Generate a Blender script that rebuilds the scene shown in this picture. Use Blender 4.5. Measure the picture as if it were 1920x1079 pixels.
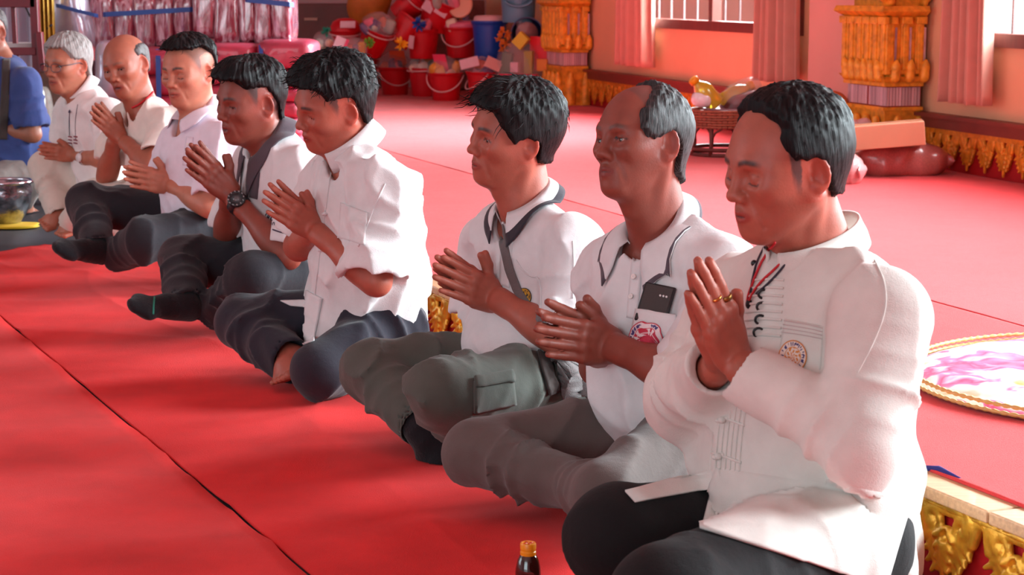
import bpy, bmesh, math, random, os
import numpy as np
from math import pi, sin, cos, radians, atan, sqrt
from mathutils import Vector, Matrix

for o in list(bpy.data.objects):
    bpy.data.objects.remove(o)
S = bpy.context.scene
COL = S.collection
random.seed(4)
RNG = np.random.RandomState(7)
ONLY = None

# ------------------------------------------------------------------ camera, world, light
FPX, CAM_H, HORIZON = 3500.0, 1.02, -25.0
PITCH = atan((539.5 - HORIZON) / FPX)
CAM = np.array([0, 0, CAM_H])
cam = bpy.data.cameras.new('camera')
cam.sensor_width = 36.0
cam.lens = FPX / 1920 * 36
cam.clip_start = 0.1
cam.dof.use_dof = True
cam.dof.focus_distance = 4.0
cam.dof.aperture_fstop = 11.0
camera = bpy.data.objects.new('camera', cam)
COL.objects.link(camera)
camera.location = CAM
camera.rotation_euler = (pi / 2 - PITCH, 0, 0)
S.camera = camera

S.view_settings.view_transform = 'Standard'
S.view_settings.look = 'None'
S.view_settings.gamma = 1
S.view_settings.use_curve_mapping = False
S.view_settings.exposure = -0.36

world = bpy.data.worlds.new('world')
S.world = world
world.use_nodes = True
world.node_tree.nodes['Background'].inputs[0].default_value = (0.80, 0.94, 1.0, 1)
world.node_tree.nodes['Background'].inputs[1].default_value = 1.9


def area(name, loc, target, sx, sy, power, color=(1, 1, 1)):
    l = bpy.data.lights.new(name, 'AREA')
    l.shape = 'RECTANGLE'
    l.size, l.size_y, l.energy, l.color = sx, sy, power, color
    o = bpy.data.objects.new(name, l)
    COL.objects.link(o)
    o.location = loc
    o.rotation_euler = (Vector(target) - Vector(loc)).to_track_quat('-Z', 'Y').to_euler()
    return o


# daylight through the window bays of the right-hand wall, and fill lamps at the open entrance and the left wall
for i, (x, y, pw) in enumerate([(4.38, 2.06, 480), (3.53, 4.84, 520), (2.68, 7.61, 480), (1.49, 11.53, 900)]):
    l = area('window_light', (x + .30, y + .09, 1.75), (x - 2.2, y - 0.9, 0.0), 2.0, 1.5, pw, (0.80, 0.95, 1.0))
    l.data.spread = radians(140)
area('fill_light', (-3.0, -3.6, 2.0), (-.6, 4.6, 0.5), 4.0, 2.6, 150, (0.74, 0.94, 1.0))
area('fill_light', (-8.6, 4.5, 2.0), (-.6, 5.5, 0.5), 4.0, 2.4, 140, (0.74, 0.94, 1.0))  # added fill lamp; the solid left wall here has no door


# ------------------------------------------------------------------ projection helpers
def ray(px, py):
    dx, dz = (px - 960) / FPX, -(py - 539.5) / FPX
    c, s = cos(PITCH), sin(PITCH)
    return np.array([dx, c + dz * s, -s + dz * c])


def at_y(px, py, y):
    r = ray(px, py)
    return CAM + r * (y / r[1])


def at_z(px, py, z=0.0):
    r = ray(px, py)
    return CAM + r * ((z - CAM_H) / r[2])


def project(P):
    q = np.asarray(P) - CAM
    c, s = cos(PITCH), sin(PITCH)
    y = q[..., 1] * c - q[..., 2] * s
    z = q[..., 1] * s + q[..., 2] * c
    return np.stack([960 + FPX * q[..., 0] / y, 539.5 - FPX * z / y], -1)


def unit(a):
    a = np.asarray(a, float)
    return a / np.linalg.norm(a)


# ------------------------------------------------------------------ materials
MATS = {}


def mat(name, color, rough=0.6, metal=0.0, noise=0.0, nscale=60, bump=0.0, bscale=200, sheen=0.0,
        spec=0.5, attr=False, sss=0.0, alpha=1.0, trans=0.0, coat=0.0, stretch=None, dark=None, coord='Object',
        weave=0.0, wscale=900):
    if name in MATS:
        return MATS[name]
    m = bpy.data.materials.new(name)
    m.use_nodes = True
    nt = m.node_tree
    b = nt.nodes['Principled BSDF']
    b.inputs['Base Color'].default_value = (*color, 1)
    b.inputs['Roughness'].default_value = rough
    b.inputs['Metallic'].default_value = metal
    b.inputs['Specular IOR Level'].default_value = spec
    b.inputs['Sheen Weight'].default_value = sheen
    b.inputs['Alpha'].default_value = alpha
    b.inputs['Transmission Weight'].default_value = trans
    b.inputs['Coat Weight'].default_value = coat
    if sss:
        b.inputs['Subsurface Weight'].default_value = sss
        b.inputs['Subsurface Radius'].default_value = (0.012, 0.004, 0.002)
        b.inputs['Subsurface Scale'].default_value = 1.0
    tc = nt.nodes.new('ShaderNodeTexCoord')
    src = tc.outputs[coord]
    if stretch:
        mp = nt.nodes.new('ShaderNodeMapping')
        mp.inputs['Scale'].default_value = stretch
        nt.links.new(src, mp.inputs['Vector'])
        src = mp.outputs['Vector']
    colsock = None
    if attr:
        a = nt.nodes.new('ShaderNodeAttribute')
        a.attribute_name = 'Col'
        colsock = a.outputs['Color']
    if noise:
        n = nt.nodes.new('ShaderNodeTexNoise')
        n.inputs['Scale'].default_value = nscale
        n.inputs['Detail'].default_value = 5
        nt.links.new(src, n.inputs['Vector'])
        mx = nt.nodes.new('ShaderNodeMix')
        mx.data_type = 'RGBA'
        mx.blend_type = 'MULTIPLY'
        mr = nt.nodes.new('ShaderNodeMapRange')
        mr.inputs['From Min'].default_value = 0.3
        mr.inputs['From Max'].default_value = 0.7
        mr.inputs['To Min'].default_value = 1 - noise
        mr.inputs['To Max'].default_value = 1 + noise * 0.5
        nt.links.new(n.outputs['Fac'], mr.inputs['Value'])
        mx.inputs['Factor'].default_value = 1
        if colsock:
            nt.links.new(colsock, mx.inputs['A'])
        else:
            mx.inputs['A'].default_value = (*color, 1)
        nt.links.new(mr.outputs['Result'], mx.inputs['B'])
        colsock = mx.outputs['Result']
    if colsock:
        nt.links.new(colsock, b.inputs['Base Color'])
    last = None
    for amt, sc, kind in ((bump, bscale, 'n'), (weave, wscale, 'v')):
        if not amt:
            continue
        n = nt.nodes.new('ShaderNodeTexNoise' if kind == 'n' else 'ShaderNodeTexVoronoi')
        n.inputs['Scale'].default_value = sc
        if kind == 'n':
            n.inputs['Detail'].default_value = 4
        nt.links.new(src, n.inputs['Vector'])
        bp = nt.nodes.new('ShaderNodeBump')
        bp.inputs['Strength'].default_value = amt
        bp.inputs['Distance'].default_value = 0.004 if kind == 'n' else 0.001
        nt.links.new(n.outputs['Fac' if kind == 'n' else 'Distance'], bp.inputs['Height'])
        if last:
            nt.links.new(last.outputs['Normal'], bp.inputs['Normal'])
        last = bp
    if last:
        nt.links.new(last.outputs['Normal'], b.inputs['Normal'])
    MATS[name] = m
    return m


# ------------------------------------------------------------------ object helpers
def tag(o, label=None, cat=None, group=None, kind=None):
    if label: o['label'] = label
    if cat: o['category'] = cat
    if group: o['group'] = group
    if kind: o['kind'] = kind
    return o


def empty(name, loc, label=None, cat=None, group=None):
    o = bpy.data.objects.new(name, None)
    o.empty_display_size = 0.05
    COL.objects.link(o)
    o.location = loc
    return tag(o, label, cat, group)


def link(name, me, m, parent=None, origin=None, smooth=True):
    """World-space mesh -> object; its origin goes to `origin` (or the parent's location)."""
    o = bpy.data.objects.new(name, me)
    COL.objects.link(o)
    if m is not None:
        for mm in (m if isinstance(m, (list, tuple)) else [m]):
            me.materials.append(mm)
    if parent is not None:
        org = wloc(parent)
        o.parent = parent
    elif origin is not None:
        org = np.asarray(origin, float)
        o.location = org
    else:
        org = np.zeros(3)
    if np.abs(org).max() > 0:
        me.transform(Matrix.Translation(-Vector(org)))
    if smooth and len(me.polygons):
        me.polygons.foreach_set('use_smooth', np.ones(len(me.polygons), bool))
    return o


def wloc(o):
    p = np.zeros(3)
    while o is not None:
        p = p + np.array(o.location)
        o = o.parent
    return p


def pymesh(name, V, Fq, col=None):
    me = bpy.data.meshes.new(name)
    V = np.asarray(V, np.float32)
    if isinstance(Fq, np.ndarray):
        n = len(Fq)
        me.vertices.add(len(V))
        me.vertices.foreach_set('co', V.ravel())
        me.loops.add(n * 4)
        me.loops.foreach_set('vertex_index', Fq.astype(np.int32).ravel())
        me.polygons.add(n)
        me.polygons.foreach_set('loop_start', np.arange(0, n * 4, 4, dtype=np.int32))
        me.polygons.foreach_set('loop_total', np.full(n, 4, np.int32))
        me.update(calc_edges=True)
    else:
        me.from_pydata([tuple(map(float, v)) for v in V], [], [tuple(int(i) for i in f) for f in Fq])
        me.update()
    if col is not None:
        a = me.color_attributes.new('Col', 'FLOAT_COLOR', 'POINT')
        c = np.ones((len(V), 4), np.float32)
        c[:, :3] = col
        a.data.foreach_set('color', c.ravel())
    return me


class MB:
    """collects simple shapes into one mesh"""
    def __init__(self):
        self.V, self.F = [], []

    def add(self, V, F):
        n = len(self.V)
        self.V += [tuple(map(float, v)) for v in V]
        self.F += [tuple(int(i) + n for i in f) for f in F]
        return self

    def box(self, c, size, M=None):
        c = np.asarray(c, float)
        h = np.asarray(size, float) / 2
        M = np.eye(3) if M is None else np.asarray(M)
        V = [c + (np.array([sx, sy, sz]) * h) @ M for sx in (-1, 1) for sy in (-1, 1) for sz in (-1, 1)]
        return self.add(V, [(0, 1, 3, 2), (4, 6, 7, 5), (0, 4, 5, 1), (2, 3, 7, 6), (0, 2, 6, 4), (1, 5, 7, 3)])

    def tube(self, pts, r, n=8, cap=True, closed=False):
        pts = [np.asarray(p, float) for p in pts]
        rs = r if hasattr(r, '__len__') else [r] * len(pts)
        up = np.array([0, 0, 1.0])
        rings, prev = [], None
        for i, p in enumerate(pts):
            if closed:
                d = pts[(i + 1) % len(pts)] - pts[i - 1]
            else:
                d = pts[min(i + 1, len(pts) - 1)] - pts[max(i - 1, 0)]
            d = unit(d)
            if prev is None:
                a = np.cross(d, up)
                if np.linalg.norm(a) < 1e-3:
                    a = np.cross(d, [1, 0, 0])
            else:
                a = prev - d * np.dot(prev, d)
            a = unit(a)
            prev = a
            b = np.cross(d, a)
            rings.append([p + rs[i] * (a * cos(2 * pi * k / n) + b * sin(2 * pi * k / n)) for k in range(n)])
        V = [v for q in rings for v in q]
        F = []
        m = len(pts)
        for i in range(m if closed else m - 1):
            for k in range(n):
                j = (i + 1) % m
                F.append((i * n + k, i * n + (k + 1) % n, j * n + (k + 1) % n, j * n + k))
        if cap and not closed:
            F.append(tuple(range(n))[::-1])
            F.append(tuple((m - 1) * n + k for k in range(n)))
        return self.add(V, F)

    def lathe(self, c, prof, n=32, M=None, closed=True):
        """prof: (r, z) list around local z through c"""
        c = np.asarray(c, float)
        M = np.eye(3) if M is None else np.asarray(M)
        V, F = [], []
        for r, z in prof:
            for k in range(n):
                V.append(c + np.array([r * cos(2 * pi * k / n), r * sin(2 * pi * k / n), z]) @ M)
        for i in range(len(prof) - 1):
            for k in range(n):
                F.append((i * n + k, i * n + (k + 1) % n, (i + 1) * n + (k + 1) % n, (i + 1) * n + k))
        if closed:
            F.append(tuple(range(n))[::-1])
            F.append(tuple((len(prof) - 1) * n + k for k in range(n)))
        return self.add(V, F)

    def ball(self, c, r, M=None, nu=16, nv=10):
        c = np.asarray(c, float)
        r = np.asarray(r if hasattr(r, '__len__') else [r] * 3, float)
        M = np.eye(3) if M is None else np.asarray(M)
        V = [c + (np.array([0, 0, 1]) * r) @ M]
        for i in range(1, nv):
            a = pi * i / nv
            for k in range(nu):
                b = 2 * pi * k / nu
                V.append(c + (np.array([sin(a) * cos(b), sin(a) * sin(b), cos(a)]) * r) @ M)
        V.append(c + (np.array([0, 0, -1]) * r) @ M)
        F = []
        for k in range(nu):
            F.append((0, 1 + k, 1 + (k + 1) % nu))
            F.append((len(V) - 1, 1 + (nv - 2) * nu + (k + 1) % nu, 1 + (nv - 2) * nu + k))
        for i in range(nv - 2):
            for k in range(nu):
                a = 1 + i * nu + k
                b = 1 + i * nu + (k + 1) % nu
                F.append((a, a + nu, b + nu, b))
        return self.add(V, F)

    def grid(self, P, thick=0.0, nrm=None):
        """P (nu,nv,3) sheet; with thick it is a closed slab"""
        P = np.asarray(P, float)
        nu, nv = P.shape[:2]
        idx = lambda i, j: i * nv + j
        F = [(idx(i, j), idx(i + 1, j), idx(i + 1, j + 1), idx(i, j + 1)) for i in range(nu - 1) for j in range(nv - 1)]
        V = P.reshape(-1, 3)
        if thick:
            if nrm is None:
                du = np.gradient(P, axis=0)
                dv = np.gradient(P, axis=1)
                nrm = np.cross(du, dv)
                nrm /= np.linalg.norm(nrm, axis=-1, keepdims=True) + 1e-9
            Q = (P - nrm * thick).reshape(-1, 3)
            m = nu * nv
            F2 = [tuple(m + k for k in f[::-1]) for f in F]
            rim = [idx(i, 0) for i in range(nu)] + [idx(nu - 1, j) for j in range(1, nv)] + \
                  [idx(i, nv - 1) for i in range(nu - 2, -1, -1)] + [idx(0, j) for j in range(nv - 2, 0, -1)]
            F3 = [(rim[k], rim[k] + m, rim[(k + 1) % len(rim)] + m, rim[(k + 1) % len(rim)]) for k in range(len(rim))]
            return self.add(np.concatenate([V, Q]), F + F2 + F3)
        return self.add(V, F)

    def build(self, name, m, parent=None, origin=None, smooth=True, bevel=0.0, col=None, fixn=True, auto=None):
        me = pymesh(name, self.V, self.F, col)
        if fixn:
            bm = bmesh.new()
            bm.from_mesh(me)
            bmesh.ops.recalc_face_normals(bm, faces=bm.faces)
            bm.to_mesh(me)
            bm.free()
        o = link(name, me, m, parent, origin, smooth)
        if bevel:
            bv = o.modifiers.new('bevel', 'BEVEL')
            bv.width, bv.segments, bv.limit_method = bevel, 2, 'ANGLE'
        if auto and smooth:
            mark_sharp(me, auto)
        return o


def mark_sharp(me, ang=35):
    bm = bmesh.new()
    bm.from_mesh(me)
    for e in bm.edges:
        if len(e.link_faces) == 2 and e.calc_face_angle(0) > radians(ang):
            e.smooth = False
    bm.to_mesh(me)
    bm.free()


# ------------------------------------------------------------------ implicit surfaces (figures and cloth)
f32 = np.float32


class Field:
    def __init__(self):
        self.p = []
        self.disp = None
        self.dmax = 0.0

    def add(self, fn, lo, hi, k=0.01, op='u'):
        self.p.append((fn, np.asarray(lo, f32), np.asarray(hi, f32), k, op))

    def rc(self, a, b, ra, rb, k=0.01, op='u', fold=None):
        a, b = np.asarray(a, f32), np.asarray(b, f32)
        ab = b - a
        L2 = max(float(ab @ ab), 1e-9)
        ex = 0.02 if fold else 0

        def fn(P):
            q = P - a
            t = np.clip(q @ ab / L2, 0, 1)
            c = q - t[:, None] * ab
            r = ra + (rb - ra) * t
            if fold:
                r = r + fold(P, t)
            return np.sqrt(np.einsum('ij,ij->i', c, c)) - r
        m = max(ra, rb) + ex
        self.add(fn, np.minimum(a, b) - m, np.maximum(a, b) + m, k, op)

    def ec(self, a, b, lat, ra, rb, k=0.02, op='u', fold=None):
        """elliptic capsule: ra, rb = (half width along lat, half depth)"""
        a, b = np.asarray(a, f32), np.asarray(b, f32)
        ab = b - a
        ln = float(np.linalg.norm(ab))
        w = ab / ln
        lat = np.asarray(lat, f32)
        lat = lat - w * (lat @ w)
        lat = lat / np.linalg.norm(lat)
        fw = np.cross(w, lat)

        def fn(P):
            q = P - a
            s = q @ w
            t = np.clip(s / ln, 0, 1)
            e = s - t * ln
            ru = ra[0] + (rb[0] - ra[0]) * t
            rv = ra[1] + (rb[1] - ra[1]) * t
            if fold:
                g = fold(P, t)
                ru = ru + g
                rv = rv + g
            h = np.sqrt((q @ lat / ru) ** 2 + (q @ fw / rv) ** 2 + (e / rv) ** 2)
            return (h - 1) * np.minimum(ru, rv)
        m = max(max(ra), max(rb)) + 0.02
        self.add(fn, np.minimum(a, b) - m, np.maximum(a, b) + m, k, op)

    def el(self, c, R, r, k=0.01, op='u'):
        c, R, r = np.asarray(c, f32), np.asarray(R, f32), np.asarray(r, f32)

        def fn(P):
            q = (P - c) @ R.T
            k0 = np.sqrt((((q / r) ** 2).sum(1)))
            k1 = np.sqrt((((q / (r * r)) ** 2).sum(1))) + 1e-9
            return np.where(k0 < 0.05, -r.min(), k0 * (k0 - 1) / k1)
        ext = np.sqrt(((R * r[:, None]) ** 2).sum(0))
        self.add(fn, c - ext, c + ext, k, op)

    def eval(self, P, prims=None):
        d = np.full(len(P), 1.0, f32)
        for fn, lo, hi, k, op in (self.p if prims is None else prims):
            e = fn(P).astype(f32)
            if op == 'u':
                if k > 0:
                    h = np.clip(0.5 + 0.5 * (e - d) / k, 0, 1)
                    d = e + (d - e) * h - k * h * (1 - h)
                else:
                    d = np.minimum(d, e)
            else:
                e = -e
                h = np.clip(0.5 - 0.5 * (e - d) / max(k, 1e-5), 0, 1)
                d = e + (d - e) * h + k * h * (1 - h)
        if self.disp:
            d = d - self.disp(P)
        return d

    def cull(self, c, R):
        out = []
        for q in self.p:
            g = np.maximum(np.maximum(q[1] - c, c - q[2]), 0)
            if float(g @ g) < (R + q[3] + 0.012 + self.dmax) ** 2:
                out.append(q)
        return out

    def bounds(self, pad=0.02):
        u = [q for q in self.p if q[4] == 'u']
        return np.min([q[1] for q in u], 0) - pad, np.max([q[2] for q in u], 0) + pad

    def mesh(self, res, lo=None, hi=None):
        l0, h0 = self.bounds(.02 + self.dmax)
        lo = l0 if lo is None else np.maximum(l0, lo)
        hi = h0 if hi is None else np.minimum(h0, hi)
        B = 14
        n = (np.ceil((hi - lo) / res / B).astype(int)) * B
        D = np.full(n, 1.0, f32)
        nb = n // B
        ctr = np.stack(np.meshgrid(*[np.arange(k) for k in nb], indexing='ij'), -1).reshape(-1, 3)
        cw = (lo + (ctr * B + (B - 1) / 2) * res).astype(f32)
        R = (B / 2) * res * 1.7321
        dc = self.eval(cw)
        g = np.arange(B)
        loc = np.stack(np.meshgrid(g, g, g, indexing='ij'), -1).reshape(-1, 3) * res
        for i in range(len(ctr)):
            sl = tuple(slice(k * B, k * B + B) for k in ctr[i])
            if abs(dc[i]) > R * 1.7 + 0.02 + self.dmax:
                if dc[i] < 0:
                    D[sl] = -1
                continue
            pr = self.cull(cw[i], R)
            if not pr:
                continue
            P = (lo + ctr[i] * B * res + loc).astype(f32)
            D[sl] = self.eval(P, pr).reshape(B, B, B)
        return surface_nets(D, lo, res)

    def grad(self, P, h=0.0015):
        P = np.asarray(P, f32)
        g = np.zeros_like(P)
        for i in range(3):
            e = np.zeros(3, f32)
            e[i] = h
            g[:, i] = self.eval(P + e) - self.eval(P - e)
        return g / (np.linalg.norm(g, axis=1, keepdims=True) + 1e-9)


def surface_nets(D, lo, res):
    Sg = D < 0
    cnt = np.zeros([k - 1 for k in D.shape], np.int8)
    offs = [(i, j, k) for i in (0, 1) for j in (0, 1) for k in (0, 1)]
    sh = cnt.shape
    for i, j, k in offs:
        cnt += Sg[i:i + sh[0], j:j + sh[1], k:k + sh[2]]
    cells = np.argwhere((cnt > 0) & (cnt < 8))
    ix = np.full(sh, -1, np.int32)
    ix[tuple(cells.T)] = np.arange(len(cells))
    vals = np.stack([D[cells[:, 0] + i, cells[:, 1] + j, cells[:, 2] + k] for i, j, k in offs], 1)
    acc = np.zeros((len(cells), 3), f32)
    num = np.zeros(len(cells), f32)
    for a in range(8):
        for b in range(a + 1, 8):
            df = [offs[b][m] - offs[a][m] for m in range(3)]
            if sum(map(abs, df)) != 1:
                continue
            va, vb = vals[:, a], vals[:, b]
            m = (va < 0) != (vb < 0)
            t = np.where(m, va / np.where(m, va - vb, 1), 0)
            p = np.array(offs[a], f32) + t[:, None] * np.array(df, f32)
            acc += np.where(m[:, None], p, 0)
            num += m
    V = lo + (cells + acc / num[:, None]) * res
    quads = []
    for ax in range(3):
        o1, o2 = [(1, 2), (2, 0), (0, 1)][ax]
        s0 = [slice(None)] * 3
        s1 = [slice(None)] * 3
        s0[ax], s1[ax] = slice(0, -1), slice(1, None)
        ed = np.argwhere(Sg[tuple(s0)] != Sg[tuple(s1)])
        ed = ed[(ed[:, o1] > 0) & (ed[:, o2] > 0) & (ed[:, o1] < D.shape[o1] - 1) & (ed[:, o2] < D.shape[o2] - 1)]
        e1 = np.zeros(3, int)
        e2 = np.zeros(3, int)
        e1[o1], e2[o2] = 1, 1
        c = [ed - e1 - e2, ed - e2, ed, ed - e1]
        q = np.stack([ix[tuple(k.T)] for k in c], 1)
        ins = Sg[tuple(ed.T)]
        q = np.where(ins[:, None], q, q[:, ::-1])
        quads.append(q[(q >= 0).all(1)])
    return V, np.concatenate(quads)


class Union:
    def __init__(self, *f):
        self.f = f

    def eval(self, P):
        return np.min([q.eval(P) for q in self.f], 0)

    grad = Field.grad


def hit(field, px, py, near, far=None, steps=90):
    """pixels -> first surface points along the camera rays; misses come back as nan"""
    px, py = np.atleast_1d(px).astype(float), np.atleast_1d(py).astype(float)
    r = np.stack([ray(a, b) for a, b in zip(px, py)])
    r /= np.linalg.norm(r, axis=1, keepdims=True)
    t = np.full(len(r), near)
    far = near + 1.8 if far is None else far
    d = None
    for _ in range(steps):
        d = field.eval((CAM + r * t[:, None]).astype(f32))
        t = t + np.clip(d, -0.02, 0.08) * 0.7
    P = CAM + r * t[:, None]
    P[(np.abs(d) > 0.004) | (t > far)] = np.nan
    return P


def fill_nan(P):
    """fill missing grid points from their neighbours"""
    P = P.copy()
    for _ in range(200):
        bad = np.isnan(P[..., 0])
        if not bad.any():
            break
        Q = np.pad(P, ((1, 1), (1, 1), (0, 0)), constant_values=np.nan)
        nb = np.stack([Q[:-2, 1:-1], Q[2:, 1:-1], Q[1:-1, :-2], Q[1:-1, 2:]])
        ok = ~np.isnan(nb[..., :1])
        s = np.where(ok, nb, 0).sum(0) / np.maximum(ok.sum(0), 1)
        good = bad & (ok.sum(0)[..., 0] > 0)
        P[good] = s[good]
    return P


def quadpx(c, nu, nv):
    """bilinear grid of pixels inside 4 corners (a b c d round the edge)"""
    a, b, cc, d = [np.asarray(k, float) for k in c]
    u = np.linspace(0, 1, nu)[:, None, None]
    v = np.linspace(0, 1, nv)[None, :, None]
    return (a * (1 - u) + b * u) * (1 - v) + (d * (1 - u) + cc * u) * v


def patch(name, field, pix, near, m, parent, off=0.003, thick=0.005, far=None, col=None):
    """a cloth patch lying on a surface: pix (nu,nv,2) are where it shows"""
    nu, nv = pix.shape[:2]
    P = hit(field, pix[..., 0].ravel(), pix[..., 1].ravel(), near, far).reshape(nu, nv, 3)
    P = fill_nan(P)
    N = field.grad(P.reshape(-1, 3)).reshape(nu, nv, 3)
    b = MB()
    off = np.asarray(off, float)
    b.grid(P + N * (off[None, :, None] if off.ndim else off), thick, N)
    if col is not None:
        col = np.concatenate([col.reshape(-1, 3)] * 2)
    return b.build(name, m, parent, col=col)


def lace(name, field, pix, near, m, parent, r=0.002, off=0.0, n=6, dens=5.0):
    """a cord or seam lying on a surface along pixels"""
    pix = np.asarray(pix, float)
    for _ in range(2 if len(pix) > 2 else 0):                      # round the corners
        q = [pix[0]]
        for a, b in zip(pix[:-1], pix[1:]):
            q += [a * .75 + b * .25, a * .25 + b * .75]
        pix = np.array(q + [pix[-1]])
    out = [pix[0]]
    for a, b in zip(pix[:-1], pix[1:]):
        k = max(1, int(np.linalg.norm(b - a) / dens))
        out += [a + (b - a) * i / k for i in range(1, k + 1)]
    out = np.array(out)
    P = hit(field, out[:, 0], out[:, 1], near)
    P = P[~np.isnan(P[:, 0])]
    if len(P) < 2:
        return None
    P = P + field.grad(P) * off
    return MB().tube(P, r, n).build(name, m, parent)

# ------------------------------------------------------------------ head, hands
def head_frame(yaw, pitch, roll):
    yaw, pitch, roll = radians(yaw), radians(pitch), radians(roll)
    F = np.array([-cos(yaw), -sin(yaw), 0])
    L = np.array([sin(yaw), -cos(yaw), 0])
    U = np.array([0, 0, 1.0])
    F2 = F * cos(pitch) - U * sin(pitch)
    U2 = F * sin(pitch) + U * cos(pitch)
    return np.stack([F2, L * cos(roll) + U2 * sin(roll), -L * sin(roll) + U2 * cos(roll)])


class Head:
    def __init__(self, c, R, s):
        self.c, self.R, self.s = np.asarray(c), R, s

    def w(self, x, y, z):
        return self.c + self.s * (np.array([x, y, z]) @ self.R)

    def loc(self, P):
        return ((P - self.c) @ self.R.T / self.s).astype(f32)


def skull(fl, h, wide=1.0):
    s = h.s
    E = lambda c, r, k, op='u', R=None: fl.el(h.w(*c), h.R if R is None else R, np.array(r) * s, k * s, op)
    E((-.020, 0, .032), (.097, .0775 * wide, .088), .001)
    E((.020, 0, .0), (.0665, .066 * wide, .092), .03)
    T = lambda a, b, ra, rb, k, o='u': fl.rc(h.w(*a), h.w(*b), ra * s, rb * s, k * s, o)
    T((.074, -.026, .022), (.074, .026, .022), .0105, .0105, .02)
    for y in (-1, 1):
        T((.072, y * .026, .021), (.054, y * .051, .014), .010, .009, .014)


def head_sdf(fl, h, nl=.0022, op=1.0, mouth=0.0, wide=1.0, jaw=1.0, thin=0.0, nose=1.0, ear=1.0, lids=-.002):
    s = h.s
    E = lambda c, r, k, o='u', R=None: fl.el(h.w(*c), h.R if R is None else R, np.array(r) * s, k * s, o)
    T = lambda a, b, ra, rb, k, o='u': fl.rc(h.w(*a), h.w(*b), ra * s, rb * s, k * s, o)
    skull(fl, h, wide)
    E((.018, 0, -.06), (.058, .052 * wide * jaw, .045), .025)
    for y in (-1, 1):
        T((-.006, y * .054 * wide * jaw, -.045), (.056, y * .018 * jaw, -.094), .020, .017, .022)
        E((.046, y * .047 * wide, -.020), (.032, .016, .018), .028)
        if thin:
            E((.052, y * .058, -.058), (.03, .012 + thin, .022), .02, 's')
    E((.064, 0, -.096), (.021, .024, .019), .018)
    for y in (-1, 1):
        E((.089, y * .032, -.001), (.016, .019, .011), .014, 's')
        E((.0635, y * .0335, -.002), (.0150, .0155, .0145), .007)
    # nose
    T((.082, 0, .014), (.093, 0, -.026), .0078, .0105, .010)
    E((.0965 + .002 * (nose - 1), 0, -.031), (.0125 * nose, .0115 * nose, .0105), .008)
    for y in (-1, 1):
        E((.0885, y * .0145 * nose, -.0355), (.0115, .0080 * nose, .0082), .006)
        E((.094, y * .0075, -.0435), (.006, .0038, .004), .003, 's')
    # mouth
    E((.063, 0, -.066), (.026, .034, .027), .016)
    m = mouth
    for y in (-1, 1):
        T((.0875, y * .004, -.0600), (.0765, y * .0230, -.0665), .0062, .0034, .004)
        T((.0850, y * .004, -.0735 - m), (.0760, y * .0205, -.0685 - m * .3), .0070, .0036, .004)
    E((.096, 0, -.0667 - m * .45), (.011, .0215, .0005 + m * .55), .0012, 's')
    for y in (-1, 1):
        T((.0865, y * .0255, -.036), (.0755, y * .0385, -.064), nl, nl * 1.2, .007, 's')
        T((.0755, y * .0385, -.064), (.066, y * .038, -.084), nl * 1.1, nl * .5, .007, 's')
    # eyelid slits
    for y in (-1, 1):
        if op > .15:
            E((.083, y * .0345, lids), (.012, .0130, .0016 + .0034 * op), .0015, 's')
        else:
            E((.0640, y * .0335, -.004), (.0156, .0158, .0135), .004)
            E((.0815, y * .0345, -.0135), (.004, .013, .0022), .003, 's')
    # ears
    for y in (-1, 1):
        a = radians(28)
        wd = np.array([-cos(a), y * sin(a), .16])
        wd /= np.linalg.norm(wd)
        up = np.array([-.20, y * .10, 1.0])
        up -= wd * (up @ wd)
        up /= np.linalg.norm(up)
        nm = np.cross(wd, up) if y > 0 else np.cross(up, wd)
        M = np.stack([up, wd, nm]) @ h.R
        c0 = np.array([-.006, y * .072 * wide, -.006])
        at = lambda u_, w_, n_: tuple(c0 + up * u_ + wd * w_ + nm * n_)
        e = ear
        fl.el(h.w(*at(0, .011 * e, 0)), M, np.array([.031 * e, .0185 * e, .0060]) * s, .006 * s)
        fl.el(h.w(*at(-.023 * e, .004, .0)), M, np.array([.011, .011, .0060]) * s, .005 * s)
        fl.el(h.w(*at(.003, .010 * e, .0075)), M, np.array([.0225 * e, .0125 * e, .0075]) * s, .0025 * s, 's')
        fl.el(h.w(*at(-.004, .003, .007)), M, np.array([.010, .007, .0075]) * s, .003 * s, 's')
        pts = [(.026 * e * cos(t) + .002, .012 * e + .0165 * e * sin(t) - .002, .003) for t in np.linspace(-.9, 2.3, 8)]
        for p, q in zip(pts[:-1], pts[1:]):
            fl.rc(h.w(*at(*p)), h.w(*at(*q)), .0036 * s, .0036 * s, .002 * s)


def neck_sdf(fl, h, base, fwd, lat, r=.056, thin=0.0):
    s = h.s
    top = h.w(-.028, 0, -.045)
    fl.ec(top, base, lat, (.051 * s, .056 * s), (r * 1.05, r), .03 * s)
    thr = h.w(.022, 0, -.09)
    bf = base + fwd * .035
    fl.rc(thr, bf, .030 * s, .038 * s, .035 * s)
    for y in (-1, 1):
        fl.rc(h.w(-.022, y * .055, -.045), bf + lat * (y * .018) + fwd * .012, .014 * s, .011, .016 * s)
    p = thr * .55 + bf * .45 + fwd * .022
    fl.rc(p + np.array([0, 0, .012]), p - np.array([0, 0, .012]), .010, .009, .016)


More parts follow.
